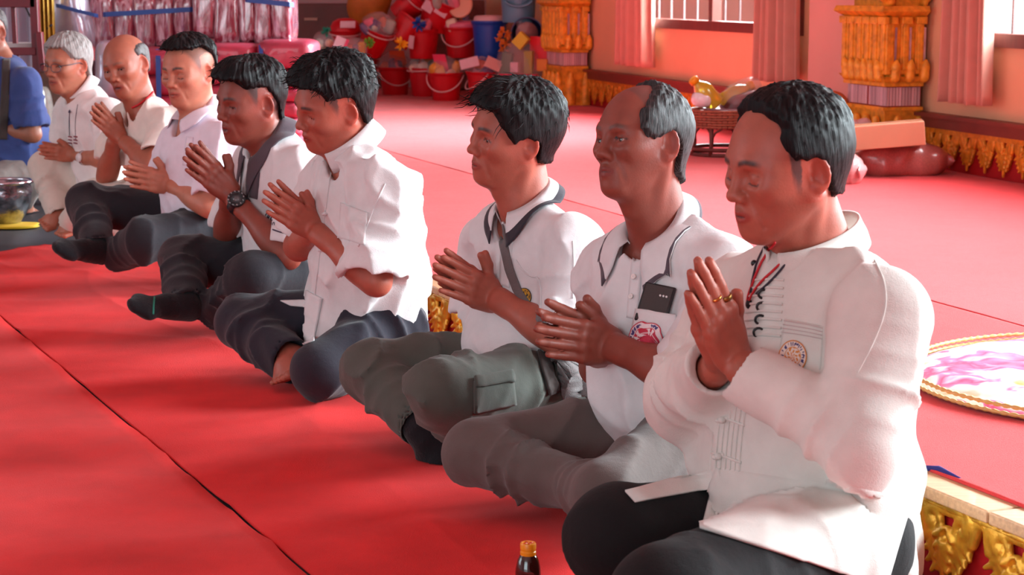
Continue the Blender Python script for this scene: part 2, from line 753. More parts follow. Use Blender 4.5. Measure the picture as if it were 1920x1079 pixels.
def hand_sdf(fl, W, w, t, n, sc=1.0, curl=0.06, spread=1.0, lift=(0, 0, 0, 0), thumb=(.80, .58), tcurl=.2):
    """W wrist, w towards the fingertips, t the thumb side, n out of the palm"""
    w, n = unit(w), unit(n)
    t = unit(t - w * np.dot(t, w))
    n = unit(np.cross(w, t)) * (1 if np.dot(np.cross(w, t), n) > 0 else -1)
    at = lambda a, b, c: W + sc * (w * a + t * b + n * c)
    bases = [(.094, .030, 0), (.098, .0095, -.001), (.094, -.011, -.001), (.084, -.030, 0)]
    for (a, b, c), r0 in zip(bases, (.0145, .0145, .0138, .0130)):
        fl.rc(at(.006, b * .62, -.001), at(a * .96, b, c), .0155 * sc, r0 * .86 * sc, .009 * sc)
    fl.rc(at(.018, .018, .006), at(.052, .034, .006), .0165 * sc, .013 * sc, .012 * sc)      # ball of the thumb
    fl.rc(at(.022, -.022, .004), at(.060, -.030, .003), .014 * sc, .012 * sc, .012 * sc)     # heel side
    lens = [(.042, .026, .020), (.047, .030, .021), (.043, .028, .021), (.034, .021, .019)]
    rad = [.0106, .0108, .0103, .0093]
    tips = []
    for i, ((a, b, c), ls, r) in enumerate(zip(bases, lens, rad)):
        ang = (1.5 - i) * .045 * spread * .55 + (.0 if spread <= 1 else (1.5 - i) * .015)
        bend = lift[i]
        p = np.array([a, b, c], float)
        pts = [p]
        for j, l in enumerate(ls):
            bend += curl * (1.0 if j else .5)
            d = np.array([cos(bend) * cos(ang), sin(ang) * cos(bend), sin(bend)])
            p = p + d * l
            pts.append(p)
        tips.append((at(*(pts[3] - d * .0045 + np.array([0, 0, -r * .80]))), d, r * sc))
        for j in range(3):
            ra, rb = r * (1 - .09 * j), r * (1 - .09 * (j + 1) - (.05 if j == 2 else 0))
            fl.rc(at(*pts[j]), at(*pts[j + 1]), ra * sc, rb * sc, (.006 if j == 0 else .002) * sc)
    # knuckles
    for (a, b, c) in bases:
        fl.el(at(a - .004, b, c - .009), np.stack([w, t, n]), np.array([.011, .0085, .005]) * sc, .010 * sc)
    a0, b0 = thumb
    p = np.array([.040, .034, .008])
    d = unit([a0, b0, .12])
    q = p + d * .034
    d2 = unit([a0 + tcurl, b0 - tcurl * .8, .05])
    q2 = q + d2 * .030
    fl.rc(at(.026, .022, .006), at(*p), .015 * sc, .0125 * sc, .012 * sc)
    fl.rc(at(*p), at(*q), .0122 * sc, .0108 * sc, .006 * sc)
    fl.rc(at(*q), at(*q2), .0108 * sc, .0088 * sc, .003 * sc)
    return tips


def foot_sdf(fl, ank, toe, up, r=.034, toes=True, g=0.0):
    ank, toe = np.asarray(ank), np.asarray(toe)
    d = unit(toe - ank)
    up = np.asarray(up, float)
    up = unit(up - d * (up @ d))
    sd = np.cross(d, up)
    L = np.linalg.norm(toe - ank)
    r = r + g
    fl.rc(ank - d * .02 - up * .012, ank + d * L * .35 - up * .010, r, r * .92, .02)
    fl.ec(ank + d * L * .2 - up * .012, toe - d * .035 - up * .022, sd, (.032 + g, .030 + g), (.043 + g, .017 + g), .02)
    if toes:
        for i in range(5):
            o = (i - 2) * .0165
            ln = (.034, .036, .031, .026, .020)[i]
            rr = (.0125, .0095, .009, .0085, .008)[i]
            b = toe - d * .034 + sd * o - up * .024
            fl.rc(b, b + d * ln + up * .002, rr, rr * .9, .004)
    else:
        fl.ec(toe - d * .04 - up * .022, toe - d * .004 - up * .022, sd, (.042 + g, .017 + g), (.026 + g, .013 + g), .02)


# ------------------------------------------------------------------ cloth wrinkles
def wrinkle(axes, amp, freq, seed, sharp=1.6):
    """soft ridged folds; axes: list of (direction, weight)"""
    rs = np.random.RandomState(seed)
    ds = []
    for d in axes:
        d = unit(d)
        o = unit(np.cross(d, rs.randn(3)))
        o2 = np.cross(d, o)
        ds.append((d.astype(f32), o.astype(f32), o2.astype(f32), rs.uniform(0, 6.28, 4), rs.uniform(.8, 1.25)))

    def fn(P):
        out = np.zeros(len(P), f32)
        for d, o, o2, ph, fm in ds:
            u = P @ d * (freq * fm) + ph[0]
            a, b = P @ o, P @ o2
            u = u + 1.4 * np.sin(a * freq * .35 + ph[1]) + .8 * np.sin(b * freq * .6 + ph[2] + u * .3)
            m = .5 + .5 * np.sin(a * freq * .22 + b * freq * .27 + ph[3])
            out += (1 - np.abs(np.sin(u * .5))) ** sharp * m
        return out * amp - amp * .3
    return fn


def rings(n, amp, seed, lo=0.0, hi=1.0):
    """folds that run round a limb, stronger between lo and hi"""
    rs = np.random.RandomState(seed)
    v1, v2 = rs.randn(3).astype(f32) * 9, rs.randn(3).astype(f32) * 14
    ph = rs.uniform(0, 6.28, 3)

    def fn(P, t):
        u = t * n * 6.283 + ph[0] + 1.3 * np.sin(P @ v1 + ph[1])
        m = np.clip((t - lo) / .12 + .3, 0.2, 1) * np.clip((hi - t) / .12 + .3, 0.03, 1)
        m = m * (.6 + .4 * np.sin(P @ v2 + ph[2]))
        return amp * m * ((1 - np.abs(np.sin(u * .5))) ** 1.5 * 2 - .6)
    return fn


# ------------------------------------------------------------------ a person
HAIR_X = np.array([-.14, -.09, -.06, -.045, -.030, -.012, .004, .012, .020, .030, .045, .062, .08, .12])


def person(sp):
    """builds one seated figure: body mesh with clothing, hair and eyes as children"""
    nm = sp['id']
    d, th = sp['d'], radians(sp['th'])
    Fv = np.array([-cos(th), -sin(th), 0])
    Lv = np.array([sin(th), -cos(th), 0])
    hip = at_y(*sp['hip'], d)

    def p(px, py, l=0.0):
        r = ray(px, py)
        t = (np.dot(hip - CAM, Lv) + l) / np.dot(r, Lv)
        return CAM + r * t
    G = {'p': p, 'F': Fv, 'L': Lv, 'hip': hip, 'sp': sp}
    res = sp.get('res', .004)
    rcl = sp.get('rescloth', .006)
    base = np.array([hip[0], hip[1], 0.0])
    near = d - 1.1
    G['near'] = near

    hd = sp['head']
    h = Head(p(hd[0], hd[1]), head_frame(*hd[2:5]), hd[5])
    G['head'] = h
    neck = p(*sp['neck'])
    tor = [(p(px, py), ru, rv) for px, py, ru, rv in sp['torso']]
    J = {k: p(*sp[k]) for k in ('shL', 'shR', 'elL', 'elR', 'wrL', 'wrR') if k in sp}
    G['J'] = J
    # --- body
    fl = Field()
    fo = sp.get('face', {})
    head_sdf(fl, h, **fo)
    neck_sdf(fl, h, neck, Fv, Lv, sp.get('neckr', .054))
    for (a, ru, rv), (b, ru2, rv2) in zip(tor[:-1], tor[1:]):
        fl.ec(a, b, Lv, (ru * .8, rv * .8), (ru2 * .8, rv2 * .8), .03)
    for sd in ('L', 'R'):
        if 'sh' + sd not in J:
            continue
        sh, el, wr = J['sh' + sd], J['el' + sd], J['wr' + sd]
        fl.rc(neck * .65 + sh * .35 - np.array([0, 0, .035]), sh - np.array([0, 0, .012]), .042, .040, .03)
        fl.rc(sh, el, .046, .037, .02)
        mid = el * .72 + wr * .28
        fl.rc(el, wr, .036, .0265, .015)
        fa = unit(wr - el)
        fb = unit(Lv - fa * np.dot(fa, Lv))
        fl.el(mid, np.stack([fa, fb, np.cross(fa, fb)]), np.array([.085, .041, .041]), .02)
        fl.ec(el * .15 + wr * .85, wr, np.cross(Lv, unit(wr - el)), (.027, .024), (.028, .021), .01)
    if 'hand' in sp:
        hw, ht, hb = [p(*q) for q in sp['hand'][:3]]
        w = unit(ht - hw)
        t = hb - hw
        sc = np.linalg.norm(ht - hw) / .192
        G['handsc'] = sc
        if not ONLY is None:
            print(nm, 'hand scale', round(float(sc), 3))
        gap = sp.get('gap', .0135)
        kw = sp.get('handkw', {})
        tn = unit(t - w * np.dot(t, w))
        for s in (1, -1):
            ww = unit(w + tn * (-.05 * s + sp.get('handfan', 0) * s) + Lv * s * (-.02))
            sub = Field()
            G['tips%+d' % s] = hand_sdf(sub, hw + Lv * gap * s * sc, ww, tn, -Lv * s, sc, **kw)
            # hands stay separate: the union of one whole hand with the rest
            wq = J['wrL' if s > 0 else 'wrR']
            sub.rc(wq, hw + Lv * gap * s * sc + ww * .02 * sc, .024, .020 * sc, .015)

            lo, hi = sub.bounds(0)

            def fn(P, sub=sub):
                return sub.eval(P)
            fl.add(fn, lo, hi, .0015)
            G['hand%+d' % s] = (hw + Lv * gap * s * sc, ww, tn, -Lv * s, sc)
    tr = Field()
    fr = sp.get('legr', (.09, .072, .052))
    for sd in ('L', 'R'):
        hpt = p(*sp['hip' + sd])
        kn, an = p(*sp['kn' + sd]), p(*sp['an' + sd])
        rk = sp.get('legr' + sd, fr)
        fl.rc(hpt, kn, .06, .045, .02)
        fl.rc(kn, an, .045, .03, .02)
        if 'toe' + sd in sp:
            toe = p(*sp['toe' + sd])
            foot_sdf(fl, an, toe, sp.get('footup' + sd, (0, 0, 1)), toes=sp.get('toes', True))
        A = sp.get('legfold', .008)
        tr.rc(hpt, kn, rk[0], rk[1], .03, fold=rings(4, A, 11 + len(nm) + ord(sd), 0, .5))
        sub = Field()
        sub.rc(kn, an, rk[1], rk[2], .02, fold=rings(5, A, 5 + ord(sd), .3, .72))
        G['kn' + sd], G['an' + sd], G['hp' + sd] = kn, an, hpt
        cut = unit(an - kn)
        if sp.get('cuff' + sd, True):
            sub.rc(an - cut * .01, an + cut * .12, rk[2] * .74, rk[2] * .86, .003, 's')
            sub.rc(an + cut * (3 * rk[2] + .004), an + cut * .3, rk[2] * 3, rk[2] * 3, .003, 's')
        lo_, hi_ = sub.bounds(0)
        tr.add(sub.eval, lo_, hi_, .02)
    P0 = tor[0]
    tr.ec(P0[0] - np.array([0, 0, .03]), P0[0] + (tor[1][0] - P0[0]) * .6, Lv, (P0[1] * .95, P0[2] * .95), (P0[1] * .85, P0[2] * .85), .04)
    for x in sp.get('trx', []):
        a, b = p(*x[0]), p(*x[1])
        tr.rc(a, b, x[2], x[3], .03, fold=rings(4, .004, 3))
    ws = wrinkle([unit(Fv * .7 + np.array([0, 0, .7])), unit(Lv * .6 + Fv * .5)], sp.get('trw', .006) * 1.35, 62, sp['seed'], 2.0)
    tr.disp = ws
    tr.dmax = .02

    for sd in ('L', 'R'):
        if 'toe' + sd in sp and not sp.get('toes', True):
            kf = Field()
            an, toe, kn = G['an' + sd], p(*sp['toe' + sd]), G['kn' + sd]
            foot_sdf(kf, an, toe, sp.get('footup' + sd, (0, 0, 1)), toes=False, g=.004)
            kf.rc(an, an + unit(kn - an) * .10, .040, .044, .02)
            kf.disp = wrinkle([unit(toe - an)], .0022, 160, 4)
            G['sockf' + sd] = kf
            kV, kQ = kf.mesh(.0045, lo=np.array([-9, -9, .001]))
            G['sockm'] = (kV, kQ)
    # floor clearance
    V, Q = fl.mesh(res, lo=np.array([-9, -9, .002]))
    q = h.loc(V)
    C = np.tile(np.array(sp['skin'], f32), (len(V), 1))
    sk = np.array(sp['skin'], f32)
    x, y, z = q[:, 0], np.abs(q[:, 1]), q[:, 2]
    inh = (x > -.13) & (z > -.12) & (np.abs(q).max(1) < .2)
    m = fo.get('mouth', 0.0)

    def mix(mask, col, a):
        a = (a * (mask & inh))[:, None]
        C[:] = C * (1 - a) + np.array(col, f32) * a
    lipm = np.clip(1.35 - np.sqrt((y / .0235) ** 2 + ((z + .0668 + m * .4) / (.0100 + m * .6)) ** 2) * 1.1, 0, 1)
    mix(x > .069, sp.get('lip', sk * np.array([.78, .40, .44], f32)), np.clip(lipm * 3, 0, .85))
    mix(x > .069, (.10, .03, .03), np.clip(2.2 - np.sqrt((y / .0215) ** 2 + ((z + .0667 + m * .45) / (.0018 + m * .7)) ** 2) * 2, 0, .9) * (1 if m == 0 else 1))
    bz = .0205 + .006 * np.sin(np.clip((y - .012) / .040, 0, 1) * 2.4) - .004 * np.clip((y - .03) / .02, 0, 1)
    br = np.clip(1.5 - np.abs(z - bz) / .0042, 0, 1) * np.clip((y - .010) / .005, 0, 1) * np.clip((.053 - y) / .010, 0, 1)
    mix(x > .04, sp.get('brow', (.035, .025, .022)), br * sp.get('browa', .9))
    # dark lash line along the slit
    lid = fo.get('lids', -.002)
    opn = .0016 + .0034 * fo.get('op', 1.0)
    ll = np.clip(1.6 - np.abs(np.sqrt(((y - .0345) / .0135) ** 2 + ((z - lid) / (opn + .0012)) ** 2) - 1) * 5, 0, 1) * (z > lid - opn * .3)
    if fo.get('op', 1.0) <= .15:
        lz = -.0105 - .0028 * np.cos(np.clip((y - .0345) / .0145, -1, 1) * 1.57)
        ll = np.clip(1.8 - np.abs(z - lz) / .0012, 0, 1) * np.clip((.0150 - np.abs(y - .0345)) / .002, 0, 1)
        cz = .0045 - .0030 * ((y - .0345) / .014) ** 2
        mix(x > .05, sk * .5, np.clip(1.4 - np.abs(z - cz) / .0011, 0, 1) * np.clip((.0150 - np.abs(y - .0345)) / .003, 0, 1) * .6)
    else:
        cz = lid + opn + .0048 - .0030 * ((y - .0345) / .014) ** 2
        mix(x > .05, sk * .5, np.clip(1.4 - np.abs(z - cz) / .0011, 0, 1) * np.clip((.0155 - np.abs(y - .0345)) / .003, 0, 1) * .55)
    mix(x > .05, (.035, .016, .014), ll * .9)
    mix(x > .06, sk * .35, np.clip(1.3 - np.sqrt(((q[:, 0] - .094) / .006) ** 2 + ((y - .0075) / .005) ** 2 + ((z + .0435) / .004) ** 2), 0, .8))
    for tl in (G.get('tips+1', []), G.get('tips-1', [])):          # finger nails
        for tp, dd_, rr in tl:
            dist = np.linalg.norm(V - tp.astype(f32), axis=1)
            a_ = (np.clip(1.5 - dist / (rr * .72), 0, 1) * .6)[:, None]
            C[:] = C * (1 - a_) + np.clip(sk * np.array([1.35, 1.5, 1.5], f32) + .03, 0, .8) * a_
    # ears and cheeks a little redder: light through the ears painted into the colour
    mix(y > .066, sk * np.array([1.12, .74, .70], f32), np.clip((y - .068) / .012, 0, .8) * (np.abs(z) < .05))
    # close-cropped hair showing on the skin
    zb = np.interp(x, HAIR_X, sp['hair']['fade'])
    fa = np.clip((z - zb) / .030, 0, 1) * sp['hair'].get('fadea', .75) * (z > -.07)
    zf = np.interp(x, HAIR_X, sp['hair'].get('bald', [9] * len(HAIR_X)))
    fa = fa * np.clip((zf - z) / .01, 0, 1)
    mix((y < .0745) | (x > .014), np.array(sp['hair']['col']) * 1.5 + .02, fa)
    for fn in sp.get('paint', []):
        fn(C, V, q, G)
    body = link('person', pymesh('person', V, Q, C), mat('skin', (.5, .27, .18), .48, noise=.10, nscale=38, bump=.10, bscale=260, attr=True, sss=.18, spec=.45), origin=base)
    tag(body, sp['label'], 'person')
    G['body'] = body
    G['fl'] = fl

    if 'sockm' in G:
        link('sock', pymesh('sock', *G['sockm']), sp['sockmat'], body)
    # --- eyes
    for y in (-1, 1):
        c = h.w(.0635, y * .0335, -.002)
        gz = unit(np.array(sp.get('gaze', (1, 0, -.1))) @ h.R)
        r = .0133 * h.s
        a = unit(np.cross(gz, [0, 0, 1]))
        M = np.stack([a, np.cross(gz, a), gz])
        b = MB()
        b.ball(c, r, M, 24, 24)
        col = []
        for vv in b.V:
            ang = math.acos(max(-1, min(1, float(unit(np.array(vv) - c) @ gz))))
            col.append((.006, .005, .005) if ang < .20 else ((.035, .017, .010) if ang < .50 else (.42, .34, .31)))
        b.build('eye', mat('eye', (.8, .8, .8), .12, attr=True, spec=.6, coat=.4), body, col=np.array(col, f32))

    # --- hair
    hp = sp['hair']
    hf = Field()
    skull(hf, h, fo.get('wide', 1.0))
    hf.ec(h.w(-.028, 0, -.03), neck, Lv, (.051 * h.s, .056 * h.s), (.054, .054), .03)
    if 'pts' in hp:
        q_ = np.array(hp['pts'])
        HX = np.concatenate([[-.14, -.09, -.06], q_[:, 0]])
        hb = np.concatenate([hp.get('nape', [-.06, -.06, -.055]), q_[:, 1]])
        hp = dict(hp, line=np.interp(HAIR_X, HX, hb))
        sp = dict(sp, hair=hp)
    elif 'linepx' in hp:
        lp = np.array(hp['linepx'], float)
        HP = hit(hf, lp[:, 0], lp[:, 1], near)
        HP = HP[~np.isnan(HP[:, 0])]
        ql = h.loc(HP)
        if ONLY:
            print(nm, 'hairline', ql.round(3).tolist())
        o_ = np.argsort(ql[:, 0])
        xs_ = np.concatenate([[-.14, -.09, -.06], ql[o_, 0][ql[o_, 0] > -.055]])
        zs_ = np.concatenate([hp.get('nape', [-.06, -.06, -.055]), ql[o_, 2][ql[o_, 0] > -.055]])
        sp = dict(sp, hair=dict(hp, line=np.interp(HAIR_X, xs_, zs_)))
        hp = sp['hair']
        if 'front' in hp:
            xs_, zs_ = np.append(xs_, [xs_[-1] + .008, .3]), np.append(zs_, [zs_[-1] + .03, .3])
        HX, hb = xs_, zs_
    else:
        HX, hb = HAIR_X, np.array(hp['line'], f32)
    bald = hp.get('bald')
    rs = np.random.RandomState(sp['seed'])
    fr_ = rs.uniform(0, 6, 6)
    side, top, quiff = hp.get('side', .007), hp.get('top', .018), hp.get('quiff', 0.0)
    ccx = hp.get('crown', -.03)

    def hdisp(P):
        q = h.loc(P)
        x, y, z = q[:, 0], q[:, 1], q[:, 2]
        zb = np.interp(x, HX, hb)
        jag = .002 * np.sin(y * 260 + 3 * np.sin(x * 130)) * hp.get('jag', 1) + .0016 * np.sin(x * 420 + y * 150)
        m = np.clip((z - zb + jag) / .013 + .5, 0, 1)
        if 'frontx' in hp:
            fx_ = np.array(hp['frontx'])
            xf = np.interp(z, fx_[:, 0], fx_[:, 1])
            m = np.minimum(m, np.clip((xf - x + jag) / .013 + .5, 0, 1))
        if bald is not None:
            zt = np.interp(x, HAIR_X, bald) + jag * .7
            m = m * np.clip((zt - z) / .012 + .5, 0, 1)
        m = m * m * (3 - 2 * m)
        a = np.clip((z - .035) / .06, 0, 1)
        a = a * a * (3 - 2 * a)
        t = .003 + side + (top - side) * a
        t = t + quiff * a * np.clip((x - .0) / .06, 0, 1) + hp.get('back', 0) * np.clip((-x - .04) / .05, 0, 1) * np.clip((z + .04) / .05, 0, 1)
        ang = np.arctan2(y, x - ccx)
        el = np.arctan2(z, np.hypot(x - ccx, y))
        st = np.sin(ang * 46 + 2.5 * np.sin(el * 5 + ang * 3) + fr_[0]) * .55 + np.sin(ang * 87 + 3 * np.sin(el * 7) + fr_[1]) * .45
        cl = np.sin(ang * 15 + 2.2 * np.sin(el * 4 + fr_[2]) + fr_[3]) * np.sin(el * 13 + ang * 4 + fr_[4])
        t = t + hp.get('strand', .0016) * st * (.4 + a) + hp.get('clump', .0028) * cl * (.25 + a)
        return (-.007 + (t + .007) * m) * h.s
    hf.disp = hdisp
    hf.dmax = .045
    G['hf'] = hf
    lo, hi = h.c - .2 * h.s, h.c + .2 * h.s
    HV, HQ = hf.mesh(hp.get('res', .0032), lo, hi)
    # drop what lies under the skin
    q = h.loc(HV)
    zb = np.interp(q[:, 0], HX, hb)
    keep = (q[:, 2] > zb - .022)
    if bald is not None:
        keep &= q[:, 2] < np.interp(q[:, 0], HAIR_X, bald) + .022
    HV, HQ = sub_mesh(HV, HQ, keep)
    q = h.loc(HV)
    ang = np.arctan2(q[:, 1], q[:, 0] - ccx)
    el = np.arctan2(q[:, 2], np.hypot(q[:, 0] - ccx, q[:, 1]))
    me = pymesh('hair', HV, HQ)
    at = me.attributes.new('strand', 'FLOAT_VECTOR', 'POINT')
    at.data.foreach_set('vector', np.stack([np.sin(ang) * 60, np.cos(ang) * 60, el * 4], 1).astype(f32).ravel())
    G['hair'] = link('hair', me, hair_mat(hp['col'], hp.get('grey', 0.0)), body)
    wisps(G, hf, h, hp, sp['seed'])

    # --- trousers
    tm = sp['trmat']
    TV, TQ = tr.mesh(rcl + .001, lo=np.array([-9, -9, .001]))
    G['tr'] = tr
    G['trousers'] = link('trousers', pymesh('trousers', TV, TQ), tm, body)

    # --- shirt
    sf = Field()
    ss = sp.get('shirt', {})
    up = np.array([0, 0, 1.0])
    for i, ((a, ru, rv), (b, ru2, rv2)) in enumerate(zip(tor[:-1], tor[1:])):
        sf.ec(a, b, Lv, (ru, rv), (ru2, rv2), .04)
    nb = neck - up * .015
    sl = ss.get('sleeve', .8)
    sr0, sr1 = ss.get('sr', (.062, .070))
    for sd in ('L', 'R'):
        if 'sh' + sd not in J:
            continue
        sh, el, wr = J['sh' + sd], J['el' + sd], J['wr' + sd]
        sf.rc(nb * .75 + sh * .25 - up * .022, sh - up * .008, .048, .056, .035)
        sub = Field()
        if sl <= 1:
            e = sh + (el - sh) * sl
            sub.rc(sh - up * .01, e, sr0, sr1, .03, fold=rings(3, ss.get('slfold', .004), sp['seed'] + ord(sd), .2, .8))
            dv = unit(el - sh)
            sub.rc(e - dv * .03, e + dv * .16, sr1 * .66, sr1 * .86, .003, 's')
            sub.rc(e + dv * (3 * sr1 + .004), e + dv * (3 * sr1 + .1), sr1 * 3, sr1 * 3, .003, 's')
        else:
            sub.rc(sh - up * .01, el, sr0, sr1, .03, fold=rings(4, ss.get('slfold', .006), sp['seed'] + ord(sd), .5, 1))
            e = el + (wr - el) * (sl - 1)
            r2 = ss.get('cuff', .05)
            sub.rc(el, e, sr1, r2, .02, fold=rings(4, ss.get('slfold', .006), sp['seed'] + 3 + ord(sd), 0, .7))
            dv = unit(wr - el)
            sub.rc(e - dv * .02, e + dv * .2, r2 * .66, r2 * .78, .003, 's')
            sub.rc(e + dv * (3 * r2 + .004), e + dv * .4, r2 * 3, r2 * 3, .003, 's')
        lo_, hi_ = sub.bounds(0)
        sf.add(sub.eval, lo_, hi_, .03)
    for xx in ss.get('extra', []):
        a, b = p(*xx[0]), p(*xx[1])
        sf.rc(a, b, xx[2], xx[3], xx[4] if len(xx) > 4 else .04)
    sft = Field()
    sft.p = [q for q in sf.p if q[3] in (.04, .035) and q[4] == 'u']
    G['sft'] = sft
    sfc = Field()
    sfc.p = list(sf.p)
    G['sfc'] = sfc
    # neck opening
    hv = unit(h.w(-.02, 0, -.06) - neck)
    nr = ss.get('neckcut', .058)
    nf = ss.get('neckfwd', .02)
    sf.ec(neck - hv * .035 + Fv * nf, neck + hv * .16 + Fv * nf * .5, Lv, (nr, nr * 1.05), (nr * 1.5, nr * 1.5), .012, 's')
    for xx in ss.get('cut', []):
        a, b = p(*xx[0]), p(*xx[1])
        sf.rc(a, b, xx[2], xx[3], .02, 's')
    wr_ = wrinkle([unit(Fv * .8 + Lv * .55 + up * .25), unit(Lv * .7 - Fv * .4 + up * .35), unit(Fv + up * .8)], ss.get('fold', .006) * 1.2, ss.get('freq', 56), sp['seed'] + 5, 1.5)
    sf.disp = wr_
    sft.disp = wr_
    sf.dmax = .02
    SV, SQ = sf.mesh(rcl, lo=np.array([-9, -9, .004]))
    shirt = link('shirt', pymesh('shirt', SV, SQ), ss['mat'], body)
    for o_ in (shirt, G['trousers']):
        sm_ = o_.modifiers.new('smooth', 'SMOOTH')
        sm_.factor, sm_.iterations = .5, 3
    if ss.get('label'):
        shirt['label'] = ss['label']
    G['shirt'], G['sf'] = shirt, sf
    G['neck'] = neck
    if 'collar' in ss:
        collar(G, **ss['collar'])
    if ONLY:
        z = {k: round(float(v[2]), 2) for k, v in list(J.items()) + [('knL', G['knL']), ('knR', G['knR']), ('anL', G['anL']), ('anR', G['anR'])]}
        ln = lambda a, b: round(float(np.linalg.norm(a - b)), 2)
        print(nm, z, 'arm', [ln(J['sh' + s], J['el' + s]) for s in 'LR' if 'sh' + s in J], [ln(J['el' + s], J['wr' + s]) for s in 'LR' if 'sh' + s in J],
              'leg', [ln(G['hp' + s], G['kn' + s]) for s in 'LR'], [ln(G['kn' + s], G['an' + s]) for s in 'LR'], len(V), len(SV), len(HV))
    return G


def sub_mesh(V, Q, keep):
    f = keep[Q].all(1)
    Q = Q[f]
    used = np.zeros(len(V), bool)
    used[Q.ravel()] = True
    idx = np.cumsum(used) - 1
    return V[used], idx[Q]


def hair_mat(col, grey):
    key = 'hair_%02d%02d%02d%02d' % (int(col[0] * 99), int(col[1] * 99), int(col[2] * 99), int(grey * 99))
    if key in MATS:
        return MATS[key]
    m = bpy.data.materials.new('hair')
    m.use_nodes = True
    nt = m.node_tree
    b = nt.nodes['Principled BSDF']
    b.inputs['Roughness'].default_value = .5
    b.inputs['Specular IOR Level'].default_value = .16
    a = nt.nodes.new('ShaderNodeAttribute')
    a.attribute_name = 'strand'
    n = nt.nodes.new('ShaderNodeTexNoise')
    n.inputs['Scale'].default_value = 1.1
    n.inputs['Detail'].default_value = 3
    nt.links.new(a.outputs['Vector'], n.inputs['Vector'])
    r = nt.nodes.new('ShaderNodeValToRGB')
    r.color_ramp.elements[0].position = .38
    r.color_ramp.elements[0].color = (*[c * .6 for c in col], 1)
    r.color_ramp.elements[1].position = .72
    g = (.42, .41, .42)
    r.color_ramp.elements[1].color = (*[c * 1.5 * (1 - grey) + gg * grey for c, gg in zip(col, g)], 1)
    nt.links.new(n.outputs['Fac'], r.inputs['Fac'])
    nt.links.new(r.outputs['Color'], b.inputs['Base Color'])
    bp = nt.nodes.new('ShaderNodeBump')
    bp.inputs['Strength'].default_value = .7
    bp.inputs['Distance'].default_value = .003
    nt.links.new(n.outputs['Fac'], bp.inputs['Height'])
    nt.links.new(bp.outputs['Normal'], b.inputs['Normal'])
    MATS[key] = m
    return m


def wisps(G, hf, h, hp, seed):
    """loose strands standing off the hair mass, one mesh joined to the hair"""
    n = hp.get('wisps', 0)
    if not n:
        return
    rs = np.random.RandomState(seed + 9)
    me = G['hair'].data
    V = np.zeros(len(me.vertices) * 3, f32)
    me.vertices.foreach_get('co', V)
    V = V.reshape(-1, 3) + np.array(wloc(G['hair']), f32)
    q = h.loc(V)
    ok = np.where((q[:, 2] > hp.get('wz', .03)) & (hf.disp(V) > .004))[0]
    pick = rs.choice(ok, n)
    N = hf.grad(V[pick])
    b = MB()
    ln = hp.get('wl', .022)
    ccx = hp.get('crown', -.03)
    cr = h.w(ccx, 0, .13)
    for k, i in enumerate(pick):
        p0 = V[i] - N[k] * .002
        away = V[i] - cr
        away = away - N[k] * (away @ N[k])
        fwd = h.R[0] if q[i, 0] > -.01 else -h.R[2]
        dr = unit(unit(away + 1e-6) * .7 + fwd * .7 + rs.randn(3) * .22)
        L = ln * rs.uniform(.5, 1.4)
        lift = rs.uniform(.10, hp.get('wlift', .45))
        p1 = p0 + dr * L * .5 + N[k] * L * lift
        p2 = p0 + dr * L + N[k] * L * lift * .9
        b.tube([p0, p1, p2], [.0011, .0009, .0003], 3, cap=False)
    o = b.build('stray_hair', G['hair'].data.materials[0], G['hair'])
    o['kind'] = 'stuff'
    at = o.data.attributes.new('strand', 'FLOAT_VECTOR', 'POINT')
    at.data.foreach_set('vector', (rs.randn(len(o.data.vertices), 3) * 3).astype(f32).ravel())


